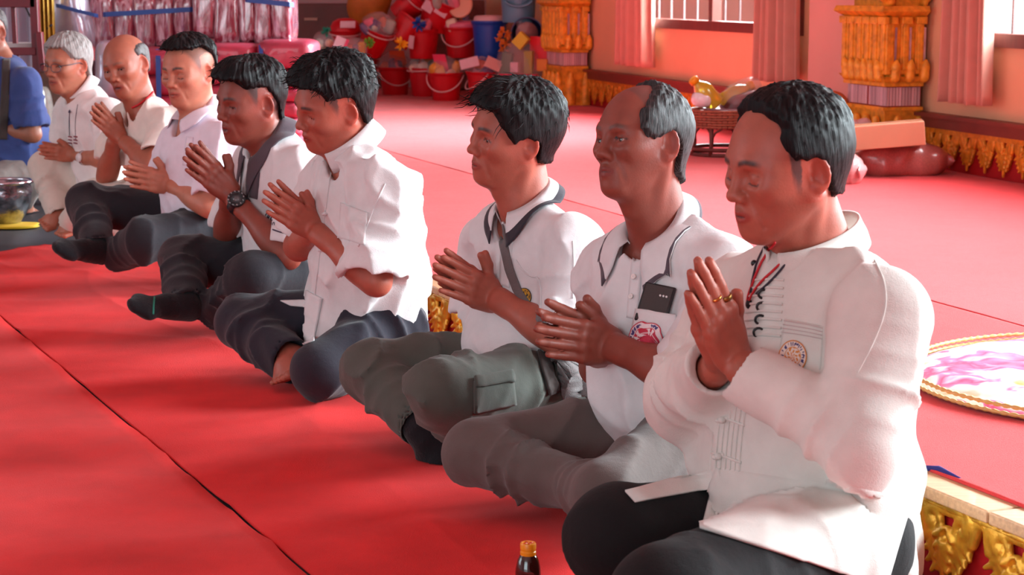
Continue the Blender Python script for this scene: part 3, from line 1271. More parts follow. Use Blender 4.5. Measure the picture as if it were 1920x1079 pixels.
def collar(G, back, front, style='polo', width=.066, h=.030, m=None, trim=None, open_=.30, leaf=.05, tip=.035, trimw=.16, flare=.022, line=None, label=None):
    """a collar round the neck; back/front are pixels on the body's middle plane where its lower ring lies"""
    p, Lv, body = G['p'], G['L'], G['shirt']
    A, B = p(*back), p(*front)
    ctr = (A + B) / 2
    f = (B - A) / 2
    rf = np.linalg.norm(f)
    f = f / rf
    u = unit(np.cross(f, Lv))
    if u[2] < 0:
        u = -u
    n = 60
    th = np.linspace(open_, 2 * pi - open_, n)
    sf = G['sf']

    def ring(rr, dz, th=th):
        e = np.asarray(rr)
        return ctr + f * ((rf + e) * np.cos(th))[:, None] + Lv * ((width + e) * np.sin(th))[:, None] + u * np.broadcast_to(dz, th.shape)[:, None]
    if style == 'band':
        rows = [ring(.006, -.02), ring(.003, h * .0), ring(-.002, h * .55), ring(-.005, h)]
        b = MB()
        b.grid(np.stack(rows, 0), .0045)
        return b.build('collar', m, body)
    # folded collar: stand inside, leaf falling outside
    fr = np.abs(np.where(th > pi, th - 2 * pi, th))          # 0 at the front
    k = np.clip(1 - (fr - open_) / 1.1, 0, 1) ** 1.5
    st0, st1 = ring(-.002, -.012), ring(-.004, h)
    lf = leaf + tip * k
    out = np.stack([f[None, :] * np.cos(th)[:, None] + Lv[None, :] * np.sin(th)[:, None]], 0)[0]
    tipdir = f[None, :] * (k * .45)[:, None] - Lv[None, :] * (np.sign(np.sin(th)) * k * .25)[:, None] * 0
    rows = [st0, ring(-.004, h * .55), st1]
    ng = 7
    for i in range(1, ng + 1):
        t = i / ng
        P = st1 + out * (flare * (t ** .7) + .004)[None] if False else st1 + out * (.004 + flare * t ** .7)
        P = P + tipdir * (lf * t)[:, None] - u * (lf * t)[:, None]
        rows.append(P)
    R = np.stack(rows, 0)
    # rest the leaf on the shirt
    sh = R[3:].reshape(-1, 3).astype(f32)
    sf = G['sfc']
    for _ in range(14):
        dd = sf.eval(sh)
        mv = np.where(dd < .009, .009 - dd, 0)
        sh = sh + sf.grad(sh) * mv[:, None] * .8
    R[3:] = sh.reshape(R[3:].shape)
    b = MB()
    b.grid(R, .003)
    o = b.build('collar', [m, trim or m], body)
    if label:
        o['label'] = label
    if trim:
        nrow = R.shape[0]
        rng = trimw
        lo_t = (rng if isinstance(rng, tuple) else (1 - rng, 1.01))
        cr = {}
        for poly in o.data.polygons:
            i = [v % (nrow * n) for v in poly.vertices]
            t = (np.mean([x // n for x in i]) - 2) / ng
            if lo_t[0] < t < lo_t[1]:
                poly.material_index = 1
    if line is not None:
        pass
    return o


def disc(G, name, cpx, rpx, colfn, m, parent=None, field=None, off=.003, nr=14, nt=72, squash=1.0, rot=0.0, thick=.0015):
    """round embroidered badge lying on the shirt; colfn(r, angle) -> colour"""
    pix = np.zeros((nr, nt + 1, 2))
    col = np.zeros((nr, nt + 1, 3))
    for i in range(nr):
        for j in range(nt + 1):
            r = max(i / (nr - 1), .001)
            a = 2 * pi * j / nt
            pix[i, j] = (cpx[0] + rpx * r * cos(a) * squash, cpx[1] + rpx * r * sin(a))
            col[i, j] = colfn(r, a)
    return patch(name, field or G['sf'], pix, G['near'], m, parent or G['shirt'], off, thick, col=col)


def hexm(*c):
    """sRGB 0-255 -> linear"""
    return tuple(((x / 255) / 12.92 if x / 255 <= .04045 else ((x / 255 + .055) / 1.055) ** 2.4) for x in c)

# ------------------------------------------------------------------ the nine people
def cloth(name, col, **k):
    a = dict(rough=.85, noise=.06, nscale=26, bump=.25, bscale=70, sheen=.15, spec=.2, weave=.35, wscale=700)
    a.update(k)
    return mat(name, col, **a)


SKIN = hexm(174, 94, 76)
SKIN_D = hexm(142, 72, 58)
SOCK = cloth('black_sock', hexm(26, 25, 30), bump=.4, bscale=160)
BLACK = (.009, .008, .009)
STD = [-.06, -.06, -.055, -.035, .0, .028, .028, .015, .004, .014, .045, .074, .088, .11]
FADE0 = [-.065, -.065, -.06, -.04, -.005, .022, .022, .004, -.012, .006, .042, .074, .09, .11]
PEOPLE = [
 dict(id='P9', seed=9, d=3.0, th=40, hip=(1560, 1000), head=(1468, 311.9, 24.2, 8.3, -2.2, .96), neck=(1535, 470),
      res=.0025, rescloth=.0052,
      torso=[(1522, 1015, .175, .135), (1512, 880, .185, .140), (1512, 700, .190, .132), (1525, 570, .165, .105)],
      shL=(1655, 590, .19), shR=(1378, 560, -.19), elL=(1612, 836, .23), elR=(1285, 745, -.21), wrL=(1392, 690, .035), wrR=(1345, 688, -.03),
      hand=[(1368, 676), (1303, 500), (1415, 590)], handfan=.04,
      hipL=(1590, 1010, .10), hipR=(1510, 990, -.10), knL=(1255, 1135, .19), knR=(1160, 1010, -.16), anL=(1500, 1170, .12), anR=(1500, 1110, -.12),
      legr=(.105, .086, .06), trx=[],
      skin=SKIN, face=dict(op=.05, lids=-.008, wide=1.04, jaw=1.08, mouth=0.0), gaze=(.8, .1, -.6),
      hair=dict(pts=[(-.045,-.035),(-.03,.0),(-.012,.024),(.006,.020),(.016,.023),(.034,.030)], frontx=[(.02,.030),(.04,.034),(.06,.036),(.075,.034),(.09,.040),(.10,.047),(.12,.05)], col=BLACK, line=[-.06, -.06, -.055, -.035, .0, .028, .028, .02, .016, .035, .080, .098, .106, .12], fade=[-.065, -.065, -.06, -.04, -.005, .020, .016, -.034, -.040, -.020, .2, .2, .2, .2], fadea=.8, side=.008, top=.013, strand=.0016, wisps=0, clump=.0016),
      trmat=cloth('black_trousers', (.010, .009, .010), sheen=.05), trw=.004,
      shirt=dict(mat=cloth('cream_cotton', (.74, .69, .645), weave=.30, wscale=520, bump=.12, bscale=150), sleeve=1.93, sr=(.080, .064), cuff=.047, fold=.011, freq=40, slfold=.008, neckcut=.060, neckfwd=.02,
                 extra=[((1640, 900, .04), (1640, 1060, .04), .066, .066)]),
      label='person nearest the camera in a long-sleeved cream cotton shirt, head bowed, palms joined'),
 dict(id='P8', seed=8, d=3.62, th=40, hip=(1280, 800), head=(1198, 267.7, 36.0, -7.6, 6.5, .923), neck=(1240, 425),
      res=.003, rescloth=.0055,
      torso=[(1274, 772, .155, .115), (1258, 730, .168, .135), (1245, 590, .165, .115), (1242, 500, .14, .09)],
      shL=(1362, 500, .17), shR=(1150, 500, -.17), elL=(1300, 715, .21), elR=(1122, 690, -.21), wrL=(1152, 652, .035), wrR=(1132, 655, -.03),
      hand=[(1145, 648), (1008, 612), (1105, 560)], handfan=-.03,
      hipL=(1300, 815, .09), hipR=(1235, 800, -.09), knL=(1135, 925, .19), knR=(893, 848, -.22), anL=(1060, 905, .0), anR=(1070, 905, .02),
      legr=(.088, .066, .05), legrL=(.085, .058, .045),
      skin=SKIN_D, face=dict(nl=.0036, op=.5, lids=-.002, wide=.97, jaw=.95, ear=1.12), gaze=(1, -.15, .12),
      hair=dict(nape=[-.075,-.075,-.06], pts=[(-.056,-.033),(-.05,-.005),(-.02,.022),(-.003,.014),(.019,.004),(.035,.005),(.05,.02)], frontx=[(0,.054),(.03,.052),(.05,.051),(.072,.034),(.10,.008),(.118,-.012)], col=(.022, .021, .022), grey=.22, line=[-.085, -.085, -.075, -.045, .0, .028, .028, .02, .016, .045, .105, .2, .2, .2], fade=[-.07, -.07, -.06, -.04, -.005, .022, .022, .012, .0, .02, .1, .2, .2, .2], fadea=.4, side=.009, top=.008, strand=.0014, clump=.0018, wisps=0, wl=.024, wlift=.3, wz=.035),
      brow=(.05, .035, .03), browa=.6,
      trmat=cloth('taupe_trousers', hexm(98, 86, 83)), trw=.008,
      shirt=dict(mat=cloth('white_knit', (.74, .725, .735), weave=.2), sleeve=.80, sr=(.063, .068), fold=.011, neckfwd=.045, neckcut=.056,
                 collar=dict(back=(1268, 372), front=(1205, 478), width=.064, h=.030, m=cloth('white_knit', (1, 1, 1)), trim=cloth('grey_knit', hexm(88, 78, 86)), leaf=.045, tip=.055, trimw=(.86, .95), open_=.42)),
      label='person with thinning grey hair, phone in white polo pocket, looking up with hands joined'),
 dict(id='P7', seed=7, d=4.15, th=35, hip=(1010, 690), head=(957.8, 254.4, 25.5, -.3, -9.4, .947), neck=(990, 385),
      res=.003, rescloth=.006,
      torso=[(1010, 705, .175, .15), (1002, 640, .17, .145), (1000, 510, .16, .095), (996, 440, .135, .08)],
      shL=(1075, 447, .17), shR=(912, 447, -.17), elL=(1060, 640, .2), elR=(900, 598, -.2), wrL=(935, 563, .035), wrR=(925, 562, -.03),
      hand=[(930, 562), (816, 500), (905, 478)], handkw=dict(thumb=(.62, .78), spread=1.3), gap=.014,
      hipL=(1040, 710, .09), hipR=(985, 690, -.09), knL=(828, 738, .2), knR=(700, 692, -.24), anL=(890, 815, .0), anR=(790, 800, .0), toeR=(815, 866, .07), toes=False, sockmat=SOCK, footupR=(-.6, -.4, .5),
      legr=(.088, .070, .055),
      skin=SKIN, face=dict(op=.55, lids=-.003, jaw=1.02), gaze=(1, 0, -.05),
      hair=dict(pts=[(-.041,-.047),(-.038,-.008),(-.006,.014),(.016,.006),(.028,-.004),(.036,.012),(.056,.036),(.064,.063),(.072,.071)], col=BLACK, line=STD, fade=FADE0, side=.011, top=.018, quiff=.010, back=.004, strand=.0015, clump=.0022, wisps=170, wl=.028, wlift=.3),
      trmat=cloth('olive_grey_trousers', hexm(84, 86, 80)), trw=.011,
      shirt=dict(mat=cloth('white_knit', (1, 1, 1)), sleeve=.78, sr=(.062, .066), fold=.012, neckfwd=.03, neckcut=.056,
                 collar=dict(back=(1028, 348), front=(945, 420), width=.062, h=.028, m=cloth('white_knit', (1, 1, 1)), trim=cloth('charcoal_knit', hexm(58, 54, 62)), leaf=.042, tip=.016, trimw=(.58, 1.01), open_=.40)),
      label='person with short black hair, white polo with charcoal-edged collar and olive grey trousers'),
 dict(id='P5', seed=5, d=4.8, th=28, hip=(690, 590), head=(621.7, 195.4, 28.3, 15.3, -14.2, .984), neck=(662, 285),
      res=.0032, rescloth=.006,
      torso=[(690, 600, .165, .135), (690, 520, .18, .140), (680, 400, .18, .122), (672, 330, .15, .09)],
      shL=(730, 352, .17), shR=(625, 338, -.17), elL=(706, 528, .21), elR=(560, 462, -.2), wrL=(598, 438, .035), wrR=(588, 438, -.03),
      hand=[(592, 432), (499, 360), (560, 360)], handfan=-.02,
      hipL=(735, 610, .09), hipR=(660, 590, -.09), knL=(598, 695, .2), knR=(452, 606, -.26), anL=(670, 705, .0), anR=(545, 672, .0), toeR=(515, 700, .06), footupR=(-.5, -.5, .4),
      legr=(.09, .072, .06),
      skin=SKIN, face=dict(op=.22, lids=-.005, jaw=1.0), gaze=(1, 0, -.3),
      hair=dict(pts=[(-.049,-.018),(-.035,.015),(-.024,.038),(.002,.043),(.04,.043),(.046,.057),(.06,.074),(.07,.079)], col=BLACK, line=[-.05, -.05, -.045, -.02, .02, .043, .046, .042, .034, .034, .05, .072, .082, .1], fade=FADE0, side=.011, top=.020, quiff=.012, strand=.002, clump=.0032, wisps=320, wl=.018, wlift=.7),
      trmat=cloth('dark_navy_trousers', hexm(44, 42, 52)), trw=.011,
      shirt=dict(mat=cloth('white_cotton', (.75, .73, .735), weave=.3, wscale=520, bump=.15, bscale=120), sleeve=.86, sr=(.072, .086), fold=.013, slfold=.008, neckcut=.058, neckfwd=.03,
                 extra=[((690, 600, .0), (610, 635, .0), .09, .05)],
                 collar=dict(style='band', back=(706, 236), front=(617, 310), width=.062, h=.034, m=cloth('white_cotton', (1, 1, 1)), open_=.22)),
      label='person in white short-sleeved band-collar shirt and navy trousers with one bare foot showing'),
 dict(id='P4', seed=4, d=5.55, th=28, hip=(560, 500), head=(466.6, 191.1, 38.7, 6.4, -3.4, 1.0), neck=(512, 270),
      res=.0036, rescloth=.0065,
      torso=[(562, 505, .17, .14), (552, 440, .17, .14), (530, 350, .165, .115), (520, 300, .14, .09)],
      shL=(572, 308, .17), shR=(474, 298, -.17), elL=(540, 482, .21), elR=(425, 445, -.2), wrL=(442, 378, .035), wrR=(430, 372, -.03),
      hand=[(434, 364), (351, 283), (425, 300)], handkw=dict(thumb=(.72, .68), spread=1.4),
      hipL=(590, 515, .09), hipR=(540, 500, -.09), knL=(476, 520, .2), knR=(342, 485, -.24), anL=(400, 590, .02), anR=(350, 572, .03), toeR=(254, 562, .08), toes=False, sockmat=SOCK, footupR=(-.1, -.5, .6),
      legr=(.09, .072, .056),
      skin=SKIN_D, face=dict(op=.45, lids=-.004, mouth=.004, jaw=1.05), gaze=(1, .1, -.15),
      hair=dict(pts=[(-.07,-.02),(-.038,.019),(-.018,.046),(.008,.053),(.03,.051),(.05,.053),(.06,.070),(.07,.077)], col=BLACK, line=[-.035, -.035, -.03, -.01, .03, .050, .052, .05, .046, .046, .056, .074, .084, .1], fade=FADE0, fadea=.8, side=.006, top=.016, quiff=.016, strand=.0016, clump=.002, wisps=120, wl=.018, wlift=.3),
      trmat=cloth('black_denim', hexm(40, 38, 44)), trw=.009,
      shirt=dict(mat=cloth('white_knit', (1, 1, 1)), sleeve=.84, sr=(.062, .066), fold=.009, neckfwd=.03, neckcut=.056,
                 collar=dict(back=(536, 228), front=(473, 312), width=.062, h=.030, m=cloth('grey_knit', hexm(88, 78, 86)), trim=cloth('white_knit', (1, 1, 1)), leaf=.05, tip=.045, trimw=(.80, .88), open_=.36)),
      label='person in white polo with dark grey collar and chunky black wristwatch'),
 dict(id='P3', seed=3, d=6.4, th=30, hip=(400, 420), head=(352.1, 135.3, 58.5, 6.3, 2.1, .966), neck=(378, 218),
      res=.0036, rescloth=.0065,
      torso=[(392, 425, .17, .14), (384, 370, .17, .14), (376, 290, .165, .115), (376, 245, .14, .09)],
      shL=(425, 262, .17), shR=(338, 260, -.17), elL=(395, 388, .2), elR=(305, 340, -.2), wrL=(326, 350, .035), wrR=(320, 345, -.03),
      hand=[(322, 347), (233, 324), (283, 296)], handkw=dict(thumb=(.62, .78), spread=1.1),
      hipL=(415, 430, .09), hipR=(375, 415, -.09), knL=(272, 450, .18), knR=(165, 382, -.24), anL=(215, 480, .02), anR=(185, 468, .03), toeR=(112, 455, .08), toes=False, sockmat=SOCK, footupR=(-.1, -.5, .6),
      legr=(.09, .072, .056),
      skin=hexm(194, 122, 98), face=dict(op=.12, lids=-.007, jaw=1.08, wide=1.03), gaze=(.9, 0, -.5),
      hair=dict(pts=[(-.07,.02),(-.053,.057),(-.005,.090),(.033,.083),(.045,.086),(.056,.088)], col=BLACK, line=[-.02, -.02, -.015, .0, .045, .062, .064, .06, .05, .044, .056, .076, .086, .1], fade=FADE0, fadea=.6, side=.005, top=.016, quiff=.006, strand=.0016, wisps=100),
      trmat=cloth('black_denim', (1, 1, 1)), trw=.009,
      shirt=dict(mat=cloth('pale_lilac_knit', hexm(236, 226, 238)), sleeve=.8, sr=(.064, .068), fold=.010, neckfwd=.05, neckcut=.060,
                 collar=dict(back=(402, 186), front=(358, 240), width=.060, h=.026, m=cloth('pale_lilac_knit', (1, 1, 1)), leaf=.032, tip=.03, open_=.50)),
      label='person in plain pale lilac polo and black jeans, eyes lowered'),
 dict(id='P2', seed=2, d=7.05, th=30, hip=(290, 380), head=(235.3, 124, 65.9, 10.7, 10.5, .952), neck=(268, 195),
      res=.0038, rescloth=.007,
      torso=[(306, 385, .165, .12), (296, 335, .16, .105), (284, 260, .155, .095), (276, 222, .14, .085)],
      shL=(318, 228, .17), shR=(236, 226, -.17), elL=(285, 315, .26), elR=(200, 332, -.2), wrL=(236, 268, .05), wrR=(214, 266, -.03),
      hand=[(228, 260), (174, 202), (232, 215)], handkw=dict(spread=1.3),
      hipL=(315, 385, .09), hipR=(275, 375, -.09), knL=(260, 420, .2), knR=(190, 372, -.22), anL=(240, 440, .0), anR=(230, 430, .0),
      legr=(.085, .068, .055),
      skin=hexm(172, 100, 78), face=dict(nl=.005, op=.6, lids=-.002, thin=.0, mouth=.005, jaw=.95, wide=.97, ear=1.1), gaze=(1, .1, -.1),
      hair=dict(col=(.09, .085, .085), grey=.55, line=[-.05, -.05, -.045, -.02, .02, .03, .03, .05, .2, .2, .2, .2, .2, .2], bald=[.05, .06, .07, .072, .072, .07, .06, .05, .03, 0, 0, 0, 0, 0], fade=[-.06, -.06, -.055, -.035, .0, .026, .026, .03, .2, .2, .2, .2, .2, .2], fadea=.4, side=.005, top=.005, strand=.001),
      brow=(.12, .08, .06), browa=.5,
      trmat=cloth('cream_trousers', hexm(226, 212, 200)), trw=.009,
      shirt=dict(mat=cloth('cream_jersey', hexm(234, 222, 212)), sleeve=.68, sr=(.064, .068), fold=.011, neckfwd=.035, neckcut=.062),
      label='person with bald crown and red neck cord, cream t-shirt, hands raised'),
 dict(id='P1', seed=1, d=7.6, th=25, hip=(190, 345), head=(124.2, 120.9, 58.4, 3.5, -.6, .956), neck=(158, 180),
      res=.0038, rescloth=.007,
      torso=[(194, 345, .16, .11), (188, 300, .155, .10), (176, 235, .155, .10), (164, 203, .14, .09)],
      shL=(203, 208, .17), shR=(133, 202, -.17), elL=(212, 298, .26), elR=(118, 284, -.2), wrL=(158, 296, .10), wrR=(128, 286, -.03),
      hand=[(140, 291), (73, 281), (112, 258)], handkw=dict(curl=.14),
      hipL=(200, 362, .09), hipR=(175, 345, -.09), knL=(165, 385, .2), knR=(85, 312, -.20), anL=(135, 418, .06), anR=(113, 402, -.04), toeL=(108, 432, .10), toeR=(80, 415, .0), footupR=(.3, -.3, .9),
      legr=(.085, .066, .058),
      skin=hexm(182, 112, 88), face=dict(nl=.004, op=.4, lids=-.003, thin=.0, jaw=1.04, ear=1.05), gaze=(1, 0, -.25),
      hair=dict(pts=[(-.045,-.02),(-.03,.005),(-.01,.026),(.012,.023),(.037,.032),(.05,.055),(.06,.076)], col=(.42, .40, .385), grey=.4, line=STD, fade=FADE0, fadea=.25, side=.010, top=.016, strand=.0015, clump=.002),
      brow=(.2, .16, .14), browa=.5,
      trmat=cloth('cream_linen_trousers', hexm(222, 206, 194)), trw=.004,
      shirt=dict(mat=cloth('ivory_cotton', hexm(240, 230, 228)), sleeve=.78, sr=(.062, .066), fold=.010, neckcut=.056,
                 collar=dict(style='band', back=(176, 146), front=(133, 196), width=.060, h=.026, m=cloth('ivory_cotton', (1, 1, 1)), open_=.25)),
      label='person with white hair and glasses, ivory band-collar shirt, cream trousers'),
 dict(id='P0', seed=10, d=8.5, th=20, hip=(30, 310), head=(-26, 60, 68, 8, 0, .96), neck=(8, 118),
      res=.004, rescloth=.007,
      torso=[(35, 315, .17, .14), (30, 265, .17, .14), (18, 180, .165, .115), (12, 140, .14, .09)],
      shL=(50, 150, .17), elL=(62, 252, .2), wrL=(-25, 232, .05),
      hipL=(45, 325, .09), hipR=(30, 300, -.09), knL=(-30, 345, .2), knR=(30, 292, -.1), anL=(40, 375, .06), anR=(20, 370, -.06), toeL=(72, 398, .06), footupL=(0, -.3, .9),
      legr=(.085, .07, .055),
      skin=hexm(160, 98, 76), face=dict(op=.4), gaze=(1, 0, -.2),
      hair=dict(col=(.12, .11, .11), grey=.3, line=[.0, .0, .0, .02, .04, .06, .06, .06, .06, .06, .07, .08, .09, .1], fade=FADE0, fadea=.5, side=.001, top=.002),
      trmat=cloth('warm_grey_trousers', hexm(132, 120, 116)), trw=.009,
      shirt=dict(mat=cloth('denim_blue_cotton', hexm(58, 74, 130)), sleeve=.78, sr=(.066, .076), fold=.010),
      label='person cut by the left picture edge, denim blue shirt with dark sash'),
]
PG = {}
for sp in PEOPLE:
    if ONLY and 'people' not in ONLY and sp['id'] not in ONLY:
        continue
    PG[sp['id']] = person(sp)

# ------------------------------------------------------------------ the room
PLAT = 0.17
RED = hexm(226, 44, 46)


def superball(mb, c, r, M=None, e=.35, nu=36, nv=20, wob=0.0, seed=0):
    """rounded block: superellipsoid"""
    rs = np.random.RandomState(seed)
    k = rs.randn(5, 3) * 2.2
    ph = rs.uniform(0, 6, 5)
    pw = lambda v, q: np.sign(v) * np.abs(v) ** q
    M = np.eye(3) if M is None else np.asarray(M)
    V = []
    for i in range(nv + 1):
        a = -pi / 2 + pi * i / nv
        for j in range(nu):
            b = 2 * pi * j / nu
            q = np.array([pw(cos(a), e) * pw(cos(b), e), pw(cos(a), e) * pw(sin(b), e), pw(sin(a), e)])
            s = 1 + wob * float(np.mean(np.sin(k @ q + ph)))
            V.append(np.asarray(c) + (q * np.asarray(r) * s) @ M)
    F = [(i * nu + j, i * nu + (j + 1) % nu, (i + 1) * nu + (j + 1) % nu, (i + 1) * nu + j) for i in range(nv) for j in range(nu)]
    return mb.add(V, F)


def carpet_mat(name, col, sheen=.25):
    m = mat(name, col, .95, noise=.16, nscale=5, bump=.5, bscale=420, sheen=sheen, spec=.12)
    nt = m.node_tree
    return m


def structure(o):
    o['kind'] = 'structure'
    return o


def slab(name, poly, z0, z1, m, kind=True):
    n = len(poly)
    V = [(*p[:2], z0) for p in poly] + [(*p[:2], z1) for p in poly]
    F = [tuple(range(n))[::-1], tuple(range(n, 2 * n))] + [(i, (i + 1) % n, n + (i + 1) % n, n + i) for i in range(n)]
    o = MB().add(V, F).build(name, m, smooth=False, origin=(np.mean([p[0] for p in poly]), np.mean([p[1] for p in poly]), z0))
    return structure(o) if kind else o


# floors: dark floor, two red carpets with a seam, the raised platform with its own carpet
E1, E2 = at_z(1720, 906, PLAT)[:2], at_z(807, 535, PLAT)[:2]
ed = unit(E2 - E1)                       # along the platform edge, away from the camera
en = np.array([ed[1], -ed[0]])           # towards the platform
if en[0] < 0:
    en = -en
eA, eB = E1 - ed * 3.2, E1 + ed * 15
floor_m = mat('dark_floor', (.035, .035, .042), .55, noise=.2, nscale=4, bump=.15, bscale=30)
slab('floor', [(-14, -4), (9, -4), (9, 20), (-14, 20)], -.06, -.004, floor_m)

sA, sB = at_z(0, 595)[:2], at_z(580, 1079)[:2]
sd_ = unit(sA - sB)
cS, cE = sB - sd_ * 2.2, sA + sd_ * 12
far1 = at_z(0, 472)[:2]
far2 = at_z(118, 458)[:2]
fdir = unit(far2 - far1)


def cross_lines(p, d, q, e):
    A = np.array([d, -e]).T
    t = np.linalg.solve(A, q - p)
    return p + d * t[0]


sF = cross_lines(sB, sd_, far1, fdir)


def carpet(name, poly, z0, thick, m, label, seed, bumpz=0.0, nx=160, cat='carpet'):
    """carpet sheet with a real thickness and low ripples; poly = 4 corners a b c d"""
    a, b, c, d = [np.asarray(q, float)[:2] for q in poly]
    u = np.linspace(0, 1, nx)[:, None, None]
    v = np.linspace(0, 1, nx)[None, :, None]
    P = (a * (1 - u) + b * u) * (1 - v) + (d * (1 - u) + c * u) * v
    rs = np.random.RandomState(seed)
    Z = np.zeros(P.shape[:2])
    for _ in range(7):
        k = rs.uniform(-1, 1, 2)
        k = k / np.linalg.norm(k) * rs.uniform(3, 9)
        w = P @ k + rs.uniform(0, 6) + 1.2 * np.sin(P @ rs.uniform(-3, 3, 2))
        Z += (1 - np.abs(np.sin(w))) ** 4 * np.clip(np.sin(P @ rs.uniform(-1.5, 1.5, 2) + rs.uniform(0, 6)), 0, 1)
    P3 = np.concatenate([P, (z0 + thick + Z * bumpz)[..., None]], -1)
    o = MB().grid(P3, thick, np.broadcast_to(np.array([0, 0, 1.0]), P3.shape)).build(name, m, origin=(*P.mean((0, 1)), z0))
    if label:
        tag(o, label, cat)
    return o


gap = np.array([sd_[1], -sd_[0]]) * .004
edge0, edge1 = eA - en * .004, eB - en * .004
cr_m = carpet_mat('red_carpet', hexm(228, 46, 46), .05)
cl_m = carpet_mat('red_carpet_nap', hexm(230, 54, 54), .08)  # same carpet; its nap sheen painted in as a paler red
rA = cS + gap
rB = sF + gap
rC = cross_lines(eA - en * .004, ed, far1, fdir)
rD = cross_lines(eA - en * .004, ed, cS, unit(far2 - far1))
carpet('carpet', [cS + gap, rD, rC, sF + gap], -.003, .004, cr_m, 'bright red carpet right of the dark seam, under the seated row', 3, .007, 220)
lc = far1 - fdir * 5
carpet('carpet', [cS - fdir * 6, cS - gap, sF - gap, sF - fdir * 6], -.003, .0038, cl_m, 'duller red carpet in the left foreground, left of the dark seam', 5, .006, 160)

# platform
plat = [eA, eB, (12, eB[1]), (12, eA[1])]
pl = [eA + en * .012, eB + en * .012, (9, eB[1]), (9, eA[1])]
slab('platform', [tuple(eA + en * .03), tuple(eB + en * .03), (9, 18.5), (9, -.5)], -.003, PLAT - .006, mat('red_board', hexm(178, 16, 26), .6, noise=.1))
wood = mat('pale_wood', hexm(200, 160, 120), .5, noise=.22, nscale=9, stretch=(1, 14, 14), bump=.15, bscale=20, coat=.2)


def oriented(mb, a, b, w, h, z):
    """plank from a to b (its front top edge), w deep towards the platform, h thick"""
    d = unit(b - a)
    n = np.array([d[1], -d[0]])
    if n @ en < 0:
        n = -n
    Q = [a, b, b + n * w, a + n * w]
    V = [(*q, z - h) for q in Q] + [(*q, z) for q in Q]
    return mb.add(V, [(0, 1, 2, 3)[::-1], (4, 5, 6, 7), (0, 1, 5, 4), (1, 2, 6, 5), (2, 3, 7, 6), (3, 0, 4, 7)])


jx = cross_lines(E1, ed, CAM[:2], ray(1851, 975)[:2])
s0 = float((jx - E1) @ ed)
stops = [s0 - 2.4, s0 - 1.2, s0, s0 + 1.22, s0 + 2.5, s0 + 3.75, s0 + 5.0, s0 + 6.4, s0 + 7.8, s0 + 9.4]
for i in range(len(stops) - 1):
    b = MB()
    oriented(b, E1 + ed * (stops[i] + .0025), E1 + ed * (stops[i + 1] - .0025), .125, .022, PLAT)
    o = b.build('edge_plank', wood, smooth=False, bevel=.003, origin=(*(E1 + ed * (stops[i] + stops[i + 1]) / 2), PLAT - .022))
    structure(o)

b = MB()
bl = [at_z(1725, 879, PLAT + .002)[:2], at_z(1760, 885, PLAT + .002)[:2], at_z(1800, 901, PLAT + .002)[:2]]
b.tube([(*bl[0], PLAT + .004), (*bl[1], PLAT + .006), (*bl[2], PLAT + .004)], [.004, .007, .003], 8)
tag(b.build('cloth_edge', mat('navy_cloth', hexm(40, 38, 110), .9), origin=(*bl[1], PLAT)), 'sliver of navy blue cloth under the platform carpet edge', 'cloth')


# ---- gold carving
gold = mat('gold_carving', hexm(226, 168, 52), .32, metal=.45, noise=.35, nscale=30, bump=.35, bscale=90)
gold_w = mat('gold_wall_carving', hexm(232, 156, 44), .36, metal=.3, noise=.35, nscale=30, bump=.4, bscale=80)


def spiral(f, c, r, turns, sgn, R, th=.006):
    pts = []
    n = 26
    for i in range(n + 1):
        t = i / n
        a = turns * 2 * pi * t
        rr = r * (1 - .86 * t)
        pts.append((c[0] + sgn * rr * sin(a), c[1] + rr * cos(a)))
    for i in range(n):
        w = th * (1 - .45 * i / n)
        f.rc(np.array([pts[i][0], R * (.6 + .4 * i / n), pts[i][1]]), np.array([pts[i + 1][0], R * (.6 + .4 * (i + 1) / n), pts[i + 1][1]]), w, w * .97, .004)


def carving_unit(w, h, res, fat=1.0):
    """one carved lambrequin of scrolls and leaves: local x along, y out, z up (top at 0)"""
    f = Field()
    Y = .012
    for sg in (-1, 1):
        spiral(f, (sg * w * .24, -h * .20), w * .19, 1.7, sg, Y, .0085 * fat)
        spiral(f, (sg * w * .15, -h * .50), w * .14, 1.5, -sg, Y, .0075 * fat)
        f.rc((sg * w * .46, Y * .5, -h * .03), (sg * w * .40, Y, -h * .34), .010, .007, .006)
        for k in range(4):
            a = (sg * w * (.30 - .05 * k), Y * .6, -h * (.42 + .10 * k))
            bb = (sg * w * (.40 - .075 * k), Y * 1.5, -h * (.50 + .105 * k))
            f.rc(a, bb, .0095 * fat, .0045 * fat, .006)
            f.rc((sg * w * .05, Y, -h * (.30 + .12 * k)), (sg * w * (.14 - .02 * k), Y * 1.7, -h * (.36 + .13 * k)), .009, .005, .005)
    f.el((0, Y * .8, -h * .36), np.eye(3), (.017, .012, h * .15), .006)
    f.el((0, Y * 1.4, -h * .36), np.eye(3), (.010, .010, h * .10), .003, 's')
    f.rc((0, Y * .7, -h * .5), (0, Y * 1.2, -h * .97), .017, .006, .008)
    f.rc((-w * .5, Y * .5, -.006), (w * .5, Y * .5, -.006), .010, .010, .004)
    # backing web, pointed below
    for sg in (-1, 1):
        f.rc((sg * w * .34, .001, -h * .12), (sg * w * .05, .001, -h * .72), .017, .012, .01)
    return f.mesh(res)


def place_mesh(V, o, ax, out):
    """local (x,y,z) -> world with x along ax, y along out"""
    return np.asarray(o) + V[:, :1] * np.array([*ax, 0]) + V[:, 1:2] * np.array([*out, 0]) + V[:, 2:] * np.array([0, 0, 1.0])


